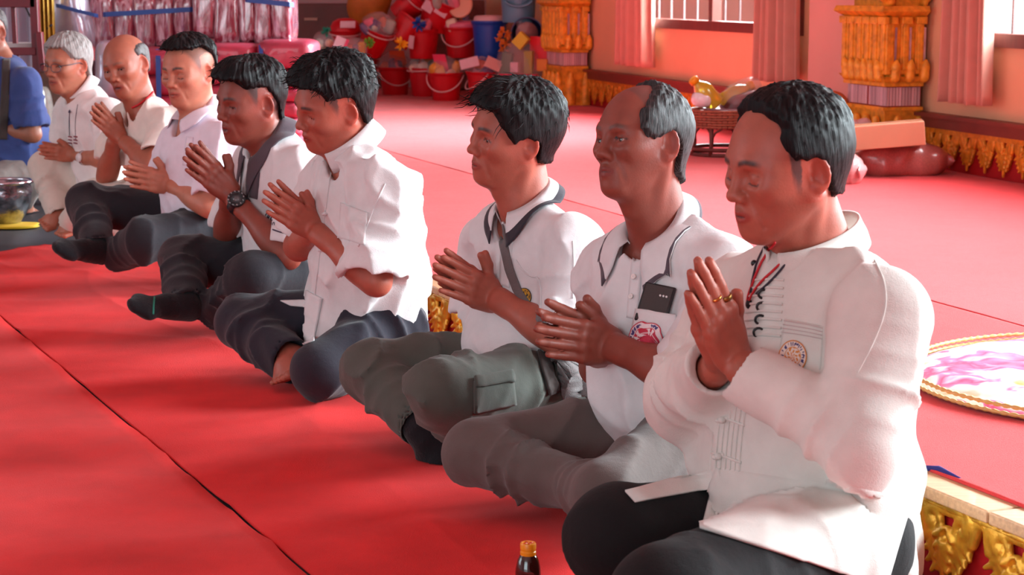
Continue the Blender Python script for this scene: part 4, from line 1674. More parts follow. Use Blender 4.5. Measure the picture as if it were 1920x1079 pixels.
def frieze(name, m, start, ax, out, n, w, h, z, res, fat=1.0, skip=None):
    V, Q = carving_unit(w * .97, h, res, fat)
    Vs, Qs = [], []
    c = 0
    for i in range(n):
        if skip and skip(i):
            continue
        jit = RNG.uniform(.97, 1.03)
        Vs.append(place_mesh(V * [1, 1, jit], np.array([*(start + ax * w * (i + .5)), z]), ax, out))
        Qs.append(Q + c)
        c += len(V)
    Vs = np.concatenate(Vs)
    me = pymesh(name, Vs, np.concatenate(Qs))
    return structure(link(name, me, m, origin=Vs.mean(0)))


fo = E1 - ed * .9 + en * .028
frieze('trim_1', gold, fo, ed, -en, 34, .185, .140, PLAT - .030, .0032)
b = MB()
n_ = 340
rope = [np.array([*(E1 + ed * (-1 + i * .03) + en * .018), PLAT - .031 + .002 * sin(i * 2.1)]) for i in range(n_)]
b.tube(rope, [.0075 + .002 * sin(i * 2.1) for i in range(n_)], 6)
structure(b.build('trim_2', gold, origin=rope[n_ // 2]))

# ---- right-hand wall
W1, W2 = at_z(1105, 197, PLAT)[:2], at_z(1920, 345, PLAT)[:2]
wd = unit(W2 - W1)                        # along the wall towards the camera
wn = np.array([-wd[1], wd[0]])
if wn[0] > 0:
    wn = -wn                              # into the room


def wall_s(px, py=100, off=0.0):
    r = ray(px, py)
    q = W1 + wn * off
    A = np.array([r[:2], -wd]).T
    t = np.linalg.solve(A, q - CAM[:2])
    return float(t[1]), CAM + r * t[0]


def wp(s, off, z):
    return np.array([*(W1 + wd * s + wn * off), z])


def wbox(mb, s0, s1, o0, o1, z0, z1):
    V = [wp(s, o, z) for s in (s0, s1) for o in (o0, o1) for z in (z0, z1)]
    return mb.add(V, [(0, 1, 3, 2), (4, 6, 7, 5), (0, 4, 5, 1), (2, 3, 7, 6), (0, 2, 6, 4), (1, 5, 7, 3)])


def wbuild(name, parts, m, **k):
    b = MB()
    for q in parts:
        wbox(b, *q)
    return b.build(name, m, smooth=False, origin=wp((parts[0][0] + parts[0][1]) / 2, 0, parts[0][4]), **k)


salmon = mat('salmon_plaster', hexm(234, 178, 138), .75, noise=.06, nscale=3, bump=.06, bscale=60)
SILL, WTOP = .80, 2.15
sw1a, sw1b = wall_s(1200, 30)[0], wall_s(1500, 50)[0]
sw2a, sw2b = wall_s(1838, 60)[0], wall_s(1838, 60)[0] + 2.0
sw3a, sw3b = sw2b + .9, sw2b + 2.9
sw4a, sw4b = sw3b + .9, sw3b + 2.9
sEnd = sw4b + 6.0
sBeg = -2.7
wallp = [(sBeg, sw1a, -.07, 0, 0, 3.3), (sw1a, sw1b, -.07, 0, 0, SILL), (sw1a, sw1b, -.07, 0, WTOP, 3.3), (sw1b, sw2a, -.07, 0, 0, 3.3),
         (sw2a, sw2b, -.07, 0, 0, SILL), (sw2a, sw2b, -.07, 0, WTOP, 3.3), (sw2b, sw3a, -.07, 0, 0, 3.3), (sw3a, sw3b, -.07, 0, 0, SILL),
         (sw3a, sw3b, -.07, 0, WTOP, 3.3), (sw3b, sw4a, -.07, 0, 0, 3.3), (sw4a, sw4b, -.07, 0, 0, SILL),
         (sw4a, sw4b, -.07, 0, WTOP, 3.3), (sw4b, sEnd, -.07, 0, 0, 3.3)]
structure(wbuild('wall_right', wallp, salmon))
# shallow pier behind the gold column
sp0, sp1 = wall_s(1527, 100)[0], wall_s(1527, 100)[0] + 1.02
pier = mat('pink_lit_plaster', hexm(226, 172, 156), .75, noise=.06, nscale=3, bump=.06, bscale=60)  # wall plaster; pinker tone paints in how light meets the receding face
structure(wbuild('wall_pier', [(sp0, sp1, -.01, .035, PLAT, 3.3)], pier))

brown = mat('brown_wood', hexm(112, 56, 48), .45, noise=.2, nscale=8, stretch=(8, 8, 1), bump=.1, bscale=30)
barm = mat('window_bar', hexm(120, 100, 100), .5, metal=.3)
for i, (a, b_) in enumerate([(sw1a, sw1b), (sw2a, sw2b), (sw3a, sw3b), (sw4a, sw4b)]):
    w = empty('window_%d' % (i + 1), wp((a + b_) / 2, 0, SILL))
    structure(w)

    def wpart(name, parts, m):
        bb = MB()
        for q in parts:
            wbox(bb, *q)
        return bb.build(name, m, w, smooth=False)
    fz = SILL
    wpart('window_frame', [(a - .05, b_ + .05, -.055, .035, fz - .045, fz + .015), (a - .05, b_ + .05, -.055, .03, WTOP - .02, WTOP + .05),
                           (a - .05, a + .03, -.055, .03, fz, WTOP), (b_ - .03, b_ + .05, -.055, .03, fz, WTOP),
                           ((a + b_) / 2 - .03, (a + b_) / 2 + .03, -.05, .01, fz, WTOP)], brown)
    nb_ = 11
    wpart('window_bars', [(a + .03 + (b_ - a - .06) * k / nb_ - .006, a + .03 + (b_ - a - .06) * k / nb_ + .006, -.045, -.035, fz, WTOP) for k in range(1, nb_)] +
          [(a, b_, -.045, -.035, fz + .33 * k, fz + .33 * k + .012) for k in range(1, 4)], barm)

# baseboard and carved frieze at the foot of the wall
structure(wbuild('baseboard_right', [(-.1, sEnd, 0, .055, PLAT + .195, PLAT + .255), (-.1, sEnd, .0, .075, PLAT + .245, PLAT + .262)], mat('dark_baseboard', hexm(126, 52, 40), .5, noise=.15, nscale=10)))
structure(wbuild('trim_3', [(-.1, sEnd, 0, .02, PLAT, PLAT + .2)], mat('red_board', (1, 1, 1))))
nW = int((sEnd - 3.0) / .155)
frieze('trim_4', gold_w, (W1 - wd * .02 + wn * .022), wd, wn, nW, .155, .165, PLAT + .185, .0042, 1.35)
b = MB()
wbox(b, -.1, sEnd, .02, .042, PLAT + .172, PLAT + .195)
structure(b.build('trim_5', gold_w, smooth=False, origin=wp(2, 0, PLAT + .17)))

# platform carpet in two lengths
q1, q2 = at_z(780, 300, PLAT)[:2], at_z(1920, 616, PLAT)[:2]
qd = unit(q1 - q2)
qn = np.array([qd[1], -qd[0]])
if qn[0] < 0:
    qn = -qn
pa = carpet_mat('platform_carpet', hexm(218, 58, 60), .12)
pb = carpet_mat('platform_carpet_far', hexm(214, 48, 52), .2)
cE1, cE2 = at_z(1724, 878, PLAT)[:2], at_z(807, 520, PLAT)[:2]
ced = unit(cE2 - cE1)
carpet('carpet', [cE1 - ced * 1.6, q2 - qd * 1.6 - qn * .004, q1 + qd * ((16.1 - q1[1]) / qd[1]) - qn * .004, cE1 + ced * ((16.1 - cE1[1]) / ced[1])], PLAT, .005, pa,
       'narrow strip of pinkish red carpet along the wooden platform edge', 8, .0012, 120)
carpet('carpet', [q2 - qd * 1.6 + qn * .004, wp(sw4a, .022, 0)[:2], wp(-2.2, .022, 0)[:2], q1 + qd * ((16.1 - q1[1]) / qd[1]) + qn * .004], PLAT, .004, pb,
       'wide red carpet over the raised platform up to the walls', 12, .0012, 140)

# ---- curtains
cur_m = mat('curtain_fabric', hexm(206, 150, 132), .85, noise=.06, nscale=12, bump=.12, bscale=120, sheen=.2)


def curtain(px0, px1, label, seed, gather=.35):
    s0, s1 = sorted([wall_s(px0, 90, .10)[0], wall_s(px1, 90, .10)[0]])
    rs = np.random.RandomState(seed)
    nu, nv = 120, 40
    P = np.zeros((nu, nv, 3))
    ph = rs.uniform(0, 6)
    for i in range(nu):
        u = i / (nu - 1)
        for j in range(nv):
            z = .50 + (2.35 - .50) * j / (nv - 1)
            k = 1 - gather * .25 * sin(pi * min(1, max(0, (z - .5) / 1.4)))
            s = (s0 + s1) / 2 + (u - .5) * (s1 - s0) * k
            o = .10 + .034 * sin(u * 2 * pi * 7.5 + ph + .5 * sin(z * 2)) + .014 * sin(u * 2 * pi * 3 + ph * 2)
            P[i, j] = wp(s, o, z)
    b = MB()
    b.grid(P, .004)
    o = b.build('curtain', cur_m, origin=wp((s0 + s1) / 2, .1, .5))
    tag(o, label, 'curtain', 'curtains at the windows')


curtain(1157, 1217, 'dusty pink curtain hanging at the far end of the far window', 1)
curtain(1417, 1487, 'dusty pink curtain between the far window and the right gold column', 2)
curtain(1771, 1852, 'dusty pink curtain right of the carved gold column, by the near window', 3)

# ---- gold columns
mos = mat('mirror_mosaic', hexm(240, 206, 214), .18, metal=.1, noise=.4, nscale=40, stretch=(1, 1, .02))
slotm = mat('mirror_slot', hexm(222, 206, 220), .12, metal=.3, noise=.3, nscale=30)
redm = mat('column_red', hexm(160, 30, 22), .5)
cgold = mat('column_gold', hexm(250, 176, 56), .40, metal=.12, noise=.35, nscale=26, bump=.6, bscale=70)
leafcache = {}


def leaf_mesh(w, h):
    key = (round(w, 3), round(h, 3))
    if key not in leafcache:
        f = Field()
        f.rc((0, .004, 0), (0, .012, h * .62), w * .40, w * .34, .01)
        f.rc((0, .012, h * .6), (0, .020, h * .90), w * .34, w * .16, .01)
        f.rc((0, .022, h * .05), (0, .028, h * .85), w * .10, w * .06, .006)
        for sg in (-1, 1):
            f.rc((sg * w * .28, .014, h * .1), (sg * w * .16, .02, h * .7), w * .07, w * .04, .006)
        leafcache[key] = f.mesh(.006)
    return leafcache[key]


def column(corner_px, label):
    D, L = .23, .40
    s1, _ = wall_s(corner_px, 120, D + .01)
    s0 = s1 - L
    root = empty('gold_column', wp((s0 + s1) / 2, D / 2, PLAT), label, 'column')

    def ring(z0, z1, g0, g1=None):
        """block with its outline grown by g0 below and g1 above"""
        g1 = g0 if g1 is None else g1
        V = []
        for z, g in ((z0, g0), (z1, g1)):
            V += [wp(s0 - g, 0.036, z), wp(s1 + g, .036, z), wp(s1 + g, D + g, z), wp(s0 - g, D + g, z)]
        return V, [(0, 1, 2, 3)[::-1], (4, 5, 6, 7), (0, 1, 5, 4), (1, 2, 6, 5), (2, 3, 7, 6), (3, 0, 4, 7)]
    z = PLAT
    b = MB()
    b.add(*ring(z, z + .02, .02))
    b.add(*ring(z + .02, z + .27, -.01, .0))
    b.add(*ring(z + .27, z + .285, .015))
    b.build('base', cgold, root, smooth=False)
    lv = []

    def leaves(name, z0, h, w, inv=False, grow=.0):
        V, Q = leaf_mesh(w, h)
        if inv:
            V = V * [1, 1, -1]
            Q = Q[:, ::-1]
        Vs, Qs, c = [], [], 0
        nL, nD = max(2, round(L / w)), max(1, round(D / w))
        for k in range(nL):
            o = wp(s0 + L * (k + .5) / nL, D + grow, z0)
            Vs.append(place_mesh(V, o, wd, wn)); Qs.append(Q + c); c += len(V)
        for k in range(nD):
            for se, ax in ((s1 + grow, wd), (s0 - grow, -wd)):
                o = wp(se, D * (k + .5) / nD, z0)
                Vs.append(place_mesh(V, o, -wn if se > s0 else wn, ax)); Qs.append(Q + c); c += len(V)
        o = link(name, pymesh(name, np.concatenate(Vs), np.concatenate(Qs)), cgold, root)
        o.data.update()
        return o
    leaves('base_leaves', z + .02, .235, .10)
    b = MB()
    b.add(*ring(z + .285, z + .383, -.012))
    b.build('red_band', redm, root, smooth=False)
    b = MB()
    for k in range(22):
        if k == 11:
            continue
        a = s0 + L * (k + .12) / 22
        wbox(b, a, a + L * .76 / 22, D - .014, D - .008, z + .29, z + .378)
    for k in range(11):
        o0 = .04 + (D - .05) * (k + .12) / 11
        wbox(b, s1 - .014, s1 - .007, o0, o0 + (D - .05) * .76 / 11, z + .29, z + .378)
    b.build('mirror_mosaic', mos, root, smooth=False)
    b = MB()
    b.add(*ring(z + .383, z + .40, .012))
    b.add(*ring(z + .40, z + .43, .008, .03))
    b.add(*ring(z + .43, z + .70, -.005))
    b.add(*ring(z + .70, z + .735, .0, .055))
    b.add(*ring(z + .735, z + .76, .055, .045))
    b.add(*ring(z + .76, z + 2.6, -.02))
    b.build('shaft', cgold, root, smooth=False)
    leaves('lotus_leaves', z + .425, .085, .066, grow=.012)
    b = MB()
    for k in range(6):
        a = s0 + L * k / 5.0
        wbox(b, a - .027, a + .027, D - .01, D + .016, z + .44, z + .70)
        wbox(b, a - .016, a + .016, D - .01, D + .026, z + .46, z + .70)
        wbox(b, a - .034, a + .034, D - .01, D + .034, z + .675, z + .71)
    for k in range(1, 4):
        o0 = D * k / 3 - .01
        wbox(b, s1 - .01, s1 + .016, o0 - .024, o0 + .02, z + .44, z + .70)
        wbox(b, s1 - .01, s1 + .026, o0 - .014, o0 + .012, z + .46, z + .70)
        wbox(b, s1 - .01, s1 + .034, o0 - .03, o0 + .025, z + .675, z + .71)
    b.build('fluting', cgold, root, smooth=False, bevel=.004)
    b = MB()
    for k in range(5):
        a = s0 + L * (k + .5) / 5
        wbox(b, a - .014, a + .014, D - .006, D + .004, z + .49, z + .66)
    for k in range(3):
        o0 = D * (k + .5) / 3
        wbox(b, s1 - .006, s1 + .004, o0 - .012, o0 + .012, z + .49, z + .66)
    b.build('mirror_slot', slotm, root, smooth=False)
    f = Field()
    rs = np.random.RandomState(corner_px)
    for k in range(26):
        c = np.array([rs.uniform(-L / 2, L / 2), rs.uniform(0, .03), rs.uniform(.0, .16)])
        f.el(c, np.eye(3), (.035, .03, .028), .012)
    V, Q = f.mesh(.007)
    V1 = place_mesh(V, wp((s0 + s1) / 2, D - .01, z + .775), wd, wn)
    V2 = place_mesh(V * [D / L * .9, 1, 1], wp(s1 - .01, D / 2 + .02, z + .775), -wn, wd)
    link('carved_flowers', pymesh('carved_flowers', np.concatenate([V1, V2]), np.concatenate([Q, Q + len(V)])), cgold, root)


column(1052, 'carved gold column at the far corner of the right wall, beside the gift hamper')
column(1658, 'carved gold column with mirrored bands between the two windows on the right wall')

# ---- far walls, ceiling
FARY = 16.2
lav = mat('pale_mauve_plaster', hexm(214, 176, 178), .8, noise=.06, nscale=3)
slab('wall_back', [(-14, FARY), (2.4, FARY), (2.4, FARY + .2), (-14, FARY + .2)], 0, 3.3, lav)
slab('wall_left', [(-9.2, -4), (-9.0, -4), (-9.0, FARY), (-9.2, FARY)], 0, 3.3, lav)
slab('wall_front', [(-9.2, -4.2), (-5.2, -4.2), (-5.2, -4), (-9.2, -4)], 0, 3.3, lav)
slab('wall_entrance', [(-.8, -4.2), (6.2, -4.2), (6.2, -4), (-.8, -4)], 0, 3.3, lav)
slab('wall_lintel', [(-5.2, -4.2), (-.8, -4.2), (-.8, -4), (-5.2, -4)], 2.8, 3.3, lav)
slab('ceiling', [(-14, -4), (9, -4), (9, 20), (-14, 20)], 3.3, 3.4, mat('ceiling_paint', (.72, .66, .62), .9))

if ONLY:
    for a, b_ in [(sw1a, sw1b), (sw2a, sw2b), (sw3a, sw3b), (sw4a, sw4b)]:
        print('P0win', wp((a + b_) / 2, -.25, 1.5).round(2), b_ - a)
    print('P0wn', wn.round(3), wd.round(3), 'edge', E1.round(3), ed.round(3))

# ------------------------------------------------------------------ things in the background
def on_plat(px, py):
    return at_z(px, py, PLAT)


bred = mat('red_plastic', hexm(206, 14, 30), .38, spec=.5, noise=.05, nscale=9)
bblue = mat('blue_plastic', hexm(22, 76, 176), .38)
bteal = mat('teal_plastic', hexm(92, 146, 172), .35)
bnavy = mat('navy_plastic', hexm(36, 40, 96), .4)
hnd = mat('white_plastic', hexm(232, 190, 190), .5)
cello = mat('cellophane', hexm(235, 225, 228), .12, alpha=.20, spec=1.0, bump=1.0, bscale=38)
stuff_cols = [hexm(70, 104, 62), hexm(214, 110, 70), hexm(236, 214, 190), hexm(118, 96, 130), hexm(186, 190, 176), hexm(222, 160, 60), hexm(226, 120, 140)]
goods = [mat('goods_%d' % i, c, .5) for i, c in enumerate(stuff_cols)]
cardw = mat('pink_card', hexm(232, 196, 206), .7, noise=.08, nscale=14)
cardp = mat('rose_paper', hexm(232, 70, 110), .6)
cardo = mat('orange_paper', hexm(236, 110, 60), .6)


def rotm(rx=0, ry=0, rz=0):
    return np.array((Matrix.Rotation(rz, 3, 'Z') @ Matrix.Rotation(ry, 3, 'Y') @ Matrix.Rotation(rx, 3, 'X')).transposed())


def bucket(c, r, h, m, label, M=None, handle=.0, drop=.75, group='offering buckets piled by the back wall', taper=.76, goods_seed=None, dome=True, card=None, cat='bucket', hand=True):
    """c: centre of the bottom; M rows are local axes"""
    M = np.eye(3) if M is None else M
    c = np.asarray(c, float)
    root = empty('bucket', c, label, cat, group)
    r0 = r * taper
    prof = [(.001, 0), (r0 * .96, 0), (r0, h * .03), (r0 * 1.02, h * .30), (r * .93, h * .86), (r * .96, h * .87), (r * .97, h * .90), (r * 1.0, h * .91), (r * 1.04, h * .96), (r * 1.04, h), (r * .97, h), (r0 * .98, h * .1), (.001, h * .1)]
    MB().lathe(c, prof, 36, M, closed=False).build('body', m, root, auto=40)
    at = lambda x, y, z: c + np.array([x, y, z]) @ M
    if hand:
        a = handle
        pts = []
        for k in range(17):
            t = pi * k / 16
            x, dn = r * 1.06 * cos(t), r * 1.25 * sin(t)
            y = -(r * 1.02 * sin(t) * .9 + .012)
            z = h * .92 - dn * drop
            X, Yy = x * cos(a) - y * sin(a), x * sin(a) + y * cos(a)
            pts.append(at(X, Yy, z))
        MB().tube(pts, .0055, 7).build('handle', hnd, root)
    if goods_seed is not None:
        rs = np.random.RandomState(goods_seed)
        for k in range(8):
            b = MB()
            p = at(rs.uniform(-.6, .6) * r, rs.uniform(-.75, .3) * r, h * rs.uniform(.98, 1.22))
            R = rotm(*rs.uniform(-.9, .9, 3))
            if k % 2:
                superball(b, p, (r * .32, r * .24, r * rs.uniform(.25, .42)), R @ M, .5, 16, 10)
            else:
                b.lathe(p - np.array([0, 0, r * .35]) @ M, [(.001, 0), (r * .22, 0), (r * .24, r * .1), (r * .24, r * .5), (r * .15, r * .6), (r * .15, r * .7), (.001, r * .7)], 16, R @ M, closed=False)
            b.build('packed_goods', goods[rs.randint(len(goods))], root)
        if dome:
            b = MB()
            nn, prof_ = 30, [(1.05, 0.0), (1.03, .18), (.93, .42), (.72, .64), (.42, .80), (.16, .88), (.001, .90)]
            V = []
            for rr_, zz in prof_:
                for q in range(nn):
                    t = 2 * pi * q / nn
                    w_ = 1 + .07 * sin(5 * t + goods_seed + zz * 5) + .05 * sin(11 * t + zz * 9)
                    V.append(at(rr_ * r * w_ * cos(t), rr_ * r * w_ * sin(t), h * .99 + zz * r * (1 + .06 * sin(4 * t + goods_seed))))
            b.add(V, [(a_ * nn + q, a_ * nn + (q + 1) % nn, (a_ + 1) * nn + (q + 1) % nn, (a_ + 1) * nn + q) for a_ in range(len(prof_) - 1) for q in range(nn)])
            b.build('cellophane_wrap', cello, root)
    if card:
        x, y, z, w, hh, tilt, mm = card
        b = MB()
        R = rotm(radians(-62), 0, radians(tilt))
        b.box(at(x * r, y * r, h + z * r), (w * r, hh * r, .004), R @ M)
        b.build('card', mm, root, smooth=False)
        b = MB()
        b.box(at(x * r, y * r, h + z * r) + np.array([0, 0, .004]) @ R @ M, (w * r * .74, hh * r * .9, .004), R @ M)
        b.build('card_sheet', cardw, root, smooth=False)
    return root


def bow(p, r, m, root, seed=0):
    rs = np.random.RandomState(seed)
    b = MB()
    for k in range(22):
        d = unit(rs.randn(3) + np.array([0, -.5, .3]))
        t = unit(np.cross(d, rs.randn(3)))
        n = np.cross(d, t)
        b.ball(np.asarray(p) + d * r * .62, (r * .48, r * .20, r * .08), np.stack([d, t, n]), 8, 6)
    return b.build('bow', m, root)


def sc(y):                 # metres per pixel at depth y
    return y / FPX


def up_bucket(px, pyt, pyb, wpx, m, label, dep=None, z=None, **k):
    """upright bucket from its top/bottom rows and rim width in the picture"""
    g = on_plat(px, pyb) if dep is None else at_y(px, pyb, dep)
    s = sc(g[1])
    return bucket(g, wpx / 2 * s, (pyb - pyt) * s, m, label, **k), g, s


DB = 14.0
row = [
 (682, 112, 166, 62, 'red bucket at the left end of the bottom row, half hidden behind spiky black hair', dict(goods_seed=1, handle=.5)),
 (741, 126, 178, 62, 'red bucket in the bottom row under yellow bow and orange-edged card', dict(goods_seed=2, handle=.25, card=(.2, -.5, .55, .95, 1.0, -14, cardo))),
 (797, 127, 181, 64, 'red bucket third from the left in the bottom row, under plain clear wrap', dict(goods_seed=3, handle=-.9, drop=.05)),
 (836, 136, 189, 66, 'red bucket in the bottom row under a rose-edged card, pale handle hanging', dict(goods_seed=4, handle=-.2, card=(-.25, -.5, .50, .8, 1.2, -24, cardp))),
 (904, 134, 191, 60, 'red bucket at the right end of the bottom row, beside the gift hamper', dict(goods_seed=5, handle=-1.1)),
]
for i, (px, a, b_, w, lab, kw) in enumerate(row):
    r_, g, s = up_bucket(px, a, b_, w, bred, lab, **kw)
    if i == 1:
        bow(at_y(752, 83, 14.05), .055, mat('yellow_ribbon', hexm(246, 176, 20), .5), r_, 3)
    if i == 0:
        bow(at_y(692, 80, 14.05), .042, mat('green_ribbon', hexm(96, 160, 40), .5), r_, 4)

d2 = 14.60                                                     # second tier stands on the buckets of the first
r_, g, s = up_bucket(793, 56, 110, 64, bred, 'red bucket of the middle tier with a blue bow and a pale label', dep=d2, hand=False, goods_seed=8, dome=False)
bow(at_y(785, 46, d2 - .14), .058, mat('blue_ribbon', hexm(14, 90, 190), .4), r_, 5)
b = MB()
b.box(at_y(771, 79, d2 - .135), (.05, .004, .10), rotm(0, radians(8), radians(-35)))
b.build('label', cardw, r_, smooth=False)
r_, g, s = up_bucket(864, 52, 108, 66, bred, 'red bucket of the middle tier wrapped in film with a hanging pale handle', dep=d2, handle=-.25, goods_seed=9, dome=False)
b = MB()
superball(b, at_y(866, 50, d2), (.135, .13, .055), None, .8, 26, 12, .14, 4)
b.build('rose_wrap', mat('rose_film', hexm(226, 110, 140), .3, coat=.5), r_)
r_, g, s = up_bucket(648, 58, 104, 58, bred, 'red bucket with a red lid behind the others at the left of the pile', dep=14.6, handle=.1, drop=.18)
b = MB()
b.lathe(at_y(648, 58, 14.6), [(.125, 0), (.122, .03), (.10, .07), (.06, .095), (.001, .10)], 30, closed=False)
b.build('lid', bred, r_)
b = MB()
b.box(at_y(652, 46, 14.48), (.115, .004, .055), rotm(radians(-25), 0, 0))
b.build('label', cardw, r_, smooth=False)
# tilted ones
TL = lambda a, t: rotm(0, 0, 0) @ rotm(radians(t), radians(a), 0)
bucket(at_y(692, 98, 14.5), .13, .22, bred, 'red bucket tipped to the right with clear-wrapped goods and a pale handle', M=rotm(radians(18), radians(24), 0), goods_seed=12, handle=.3, drop=.1)
bucket(at_y(742, 80, 14.55), .13, .22, bred, 'red bucket lying tipped between the wrapped one and the blue bow', M=rotm(radians(-8), radians(38), 0), hand=False)
bucket(at_y(748, 30, 14.75), .13, .24, bred, 'red bucket tipped on the top tier, left one, with its handle across', M=rotm(radians(10), radians(46), 0), handle=.0, drop=.3)
r_ = bucket(at_y(812, 52, 14.65), .16, .24, bred, 'red bucket tilted on top of the pile with two white square labels', M=rotm(radians(10), radians(24), 0), hand=False, goods_seed=14)
for px, py, w, rr in ((829, 18, .10, 24), (803, 12, .085, 24)):
    b = MB()
    b.box(at_y(px, py, 14.49), (w, .004, w), rotm(radians(-14), radians(rr + 8), radians(6)))
    b.build('label', cardw, r_, smooth=False)
b = MB()
b.lathe(at_y(866, 12, 14.5), [(.001, 0), (.06, 0), (.095, .02), (.10, .03), (.085, .035), (.001, .03)], 26, rotm(radians(75), 0, radians(-20)), closed=False)
tag(b.build('plate', mat('plate_glaze', hexm(232, 170, 140), .3), origin=at_y(866, 12, 14.5)), 'round pale orange plate in clear wrap on top of the bucket pile', 'plate')

r_, g, s = up_bucket(918, 40, 113, 66, bblue, 'tall blue bucket standing in the pile under a white lid', dep=14.4, hand=False, taper=.84)
b = MB()
b.lathe(at_y(918, 39, 14.4), [(.125, 0), (.118, .03), (.10, .04), (.001, .045)], 30, closed=False)
b.build('lid', hnd, r_)
r_ = bucket(at_y(972, 42, 14.15), .143, .285, bteal, 'large teal blue tub at the top right of the pile', hand=False, taper=.85)
b = MB()
b.tube([at_y(972 + 26 * cos(t), -2 + 14 * sin(t), 14.0) for t in np.linspace(.2, pi - .2, 12)], .012, 8)
b.build('handle', bteal, r_)
r_ = bucket(at_y(988, 62, 14.15), .118, .15, bnavy, 'navy bucket lying on its side with its pale base turned outward', M=rotm(radians(90), 0, 0), hand=False)
b = MB()
b.lathe(at_y(988, 62, 13.985), [(.001, 0), (.078, 0), (.082, .01), (.001, .012)], 28, rotm(radians(90), 0, 0), closed=False)
b.build('base_disc', mat('dusty_disc', hexm(150, 108, 108), .6), r_)
# things tucked round the pile
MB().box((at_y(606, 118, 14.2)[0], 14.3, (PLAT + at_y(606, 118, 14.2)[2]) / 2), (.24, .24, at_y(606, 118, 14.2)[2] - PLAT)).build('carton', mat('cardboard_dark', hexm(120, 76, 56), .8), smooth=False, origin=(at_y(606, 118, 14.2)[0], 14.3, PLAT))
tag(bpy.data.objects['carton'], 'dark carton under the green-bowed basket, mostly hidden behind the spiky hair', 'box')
o = empty('fruit_basket', at_y(606, 108, 14.2), 'dark basket of wrapped goods with a green bow at the left of the pile', 'basket')
b = MB()
b.lathe(at_y(606, 118, 14.2), [(.001, 0), (.07, 0), (.085, .10), (.001, .10)], 24, closed=False)
b.build('bowl', mat('dark_basket', hexm(70, 44, 34), .7), o)
rs = np.random.RandomState(3)
for k in range(6):
    b = MB()
    b.ball(at_y(606 + rs.uniform(-14, 14), 92 + rs.uniform(-14, 8), 14.15), .032)
    b.build('packed_goods', goods[rs.randint(len(goods))], o)
b = MB()
superball(b, at_y(606, 88, 14.2), (.095, .09, .12), None, .9, 26, 14, .12, 2)
b.build('cellophane_wrap', cello, o)
bow(at_y(612, 60, 14.15), .045, mat('teal_ribbon', hexm(20, 130, 104), .5), o, 6)
o = empty('gift_pack', at_y(636, 104, 14.1), 'wrapped gift pack with a tilted pink card, left of the bottom bucket row', 'gift')
b = MB()
b.box(at_y(637, 86, 14.05), (.10, .006, .135), rotm(radians(-20), radians(22), 0))
b.build('card', cardp, o, smooth=False)
b = MB()
b.box(at_y(635, 84, 14.04), (.075, .006, .125), rotm(radians(-20), radians(22), 0))
b.build('card_sheet', cardw, o, smooth=False)
b = MB()
superball(b, at_y(655, 92, 14.2), (.13, .10, .09), None, .8, 28, 14, .12, 7)
b.build('cellophane_wrap', cello, o)
for k, (px, py) in enumerate(((655, 96), (668, 94), (678, 90), (646, 104))):
    b = MB()
    superball(b, at_y(px, py, 14.18), (.03, .03, .045), None, .5, 14, 8)
    b.build('packed_goods', goods[(k * 2 + 1) % 7], o)
o = empty('gift_pack', at_y(898, 128, 13.9), 'clear-wrapped gift pack with pale cards on the right bottom bucket', 'gift')
b = MB()
b.box(at_y(880, 118, 13.85), (.14, .006, .09), rotm(radians(-40), radians(-14), 0))
b.build('card', cardw, o, smooth=False)
b = MB()
b.box(at_y(925, 120, 13.87), (.12, .006, .10), rotm(radians(-40), radians(24), 0))
b.build('card', mat('peach_card', hexm(226, 176, 170), .7), o, smooth=False)

# gift hamper
hc = on_plat(973, 192)
hamp = empty('gift_hamper', hc, 'red gift hamper of boxes under a peaked clear wrap, beside the far gold column', 'hamper')
hs = sc(hc[1])
rz = radians(-20)
hb = lambda name, px, py, w, h_, dd, m, tilt=0: MB().box(at_y(px, py, hc[1] - dd), (w * hs, .05, h_ * hs), rotm(0, radians(tilt), rz)).build(name, m, hamp, smooth=False)
MB().box(hc + np.array([0, 0, .085]), (80 * hs, .22, .17), rotm(0, 0, rz * .6)).build('tray', mat('hamper_red', hexm(222, 28, 52), .45, noise=.15, nscale=30), hamp, smooth=False, bevel=.008)
hb('packet', 1012, 100, 34, 62, .03, mat('packet_red', hexm(226, 24, 40), .4))
hb('packet', 1018, 122, 20, 22, .08, mat('packet_orange', hexm(238, 140, 20), .4))
hb('packet', 992, 118, 16, 44, .08, mat('packet_olive', hexm(168, 150, 60), .4))
hb('packet', 966, 126, 15, 18, .10, cardw)
hb('packet', 950, 122, 18, 46, .03, goods[0], 8)
hb('label', 977, 76, 22, 26, .10, mat('lemon_card', hexm(222, 196, 40), .5), 42)
hb('packet', 972, 150, 72, 22, .14, mat('packet_rose', hexm(216, 40, 84), .45, noise=.6, nscale=60))
b = MB()
pk = at_y(981, 52, hc[1])
ring_ = [hc + np.array([.20 * cos(t), .14 * sin(t), .17 + .02 * sin(5 * t)]) for t in np.linspace(0, 2 * pi, 25)[:-1]]
mid = [hc + np.array([.16 * cos(t), .11 * sin(t), .34 + .025 * sin(7 * t)]) for t in np.linspace(0, 2 * pi, 25)[:-1]]
nk = [pk + np.array([.018 * cos(t), .018 * sin(t), -.04]) for t in np.linspace(0, 2 * pi, 25)[:-1]]
tp = [pk + np.array([.05 * cos(t), .05 * sin(t), .03 + .02 * sin(4 * t)]) for t in np.linspace(0, 2 * pi, 25)[:-1]]
V = ring_ + mid + nk + tp
b.add(V, [(i * 24 + k, i * 24 + (k + 1) % 24, (i + 1) * 24 + (k + 1) % 24, (i + 1) * 24 + k) for i in range(3) for k in range(24)])
b.build('cellophane_wrap', cello, hamp)
o = empty('artificial_flowers', at_y(946, 92, 14.0), 'bunch of orange gold paper flowers left of the gift hamper peak', 'flowers')
rs = np.random.RandomState(5)
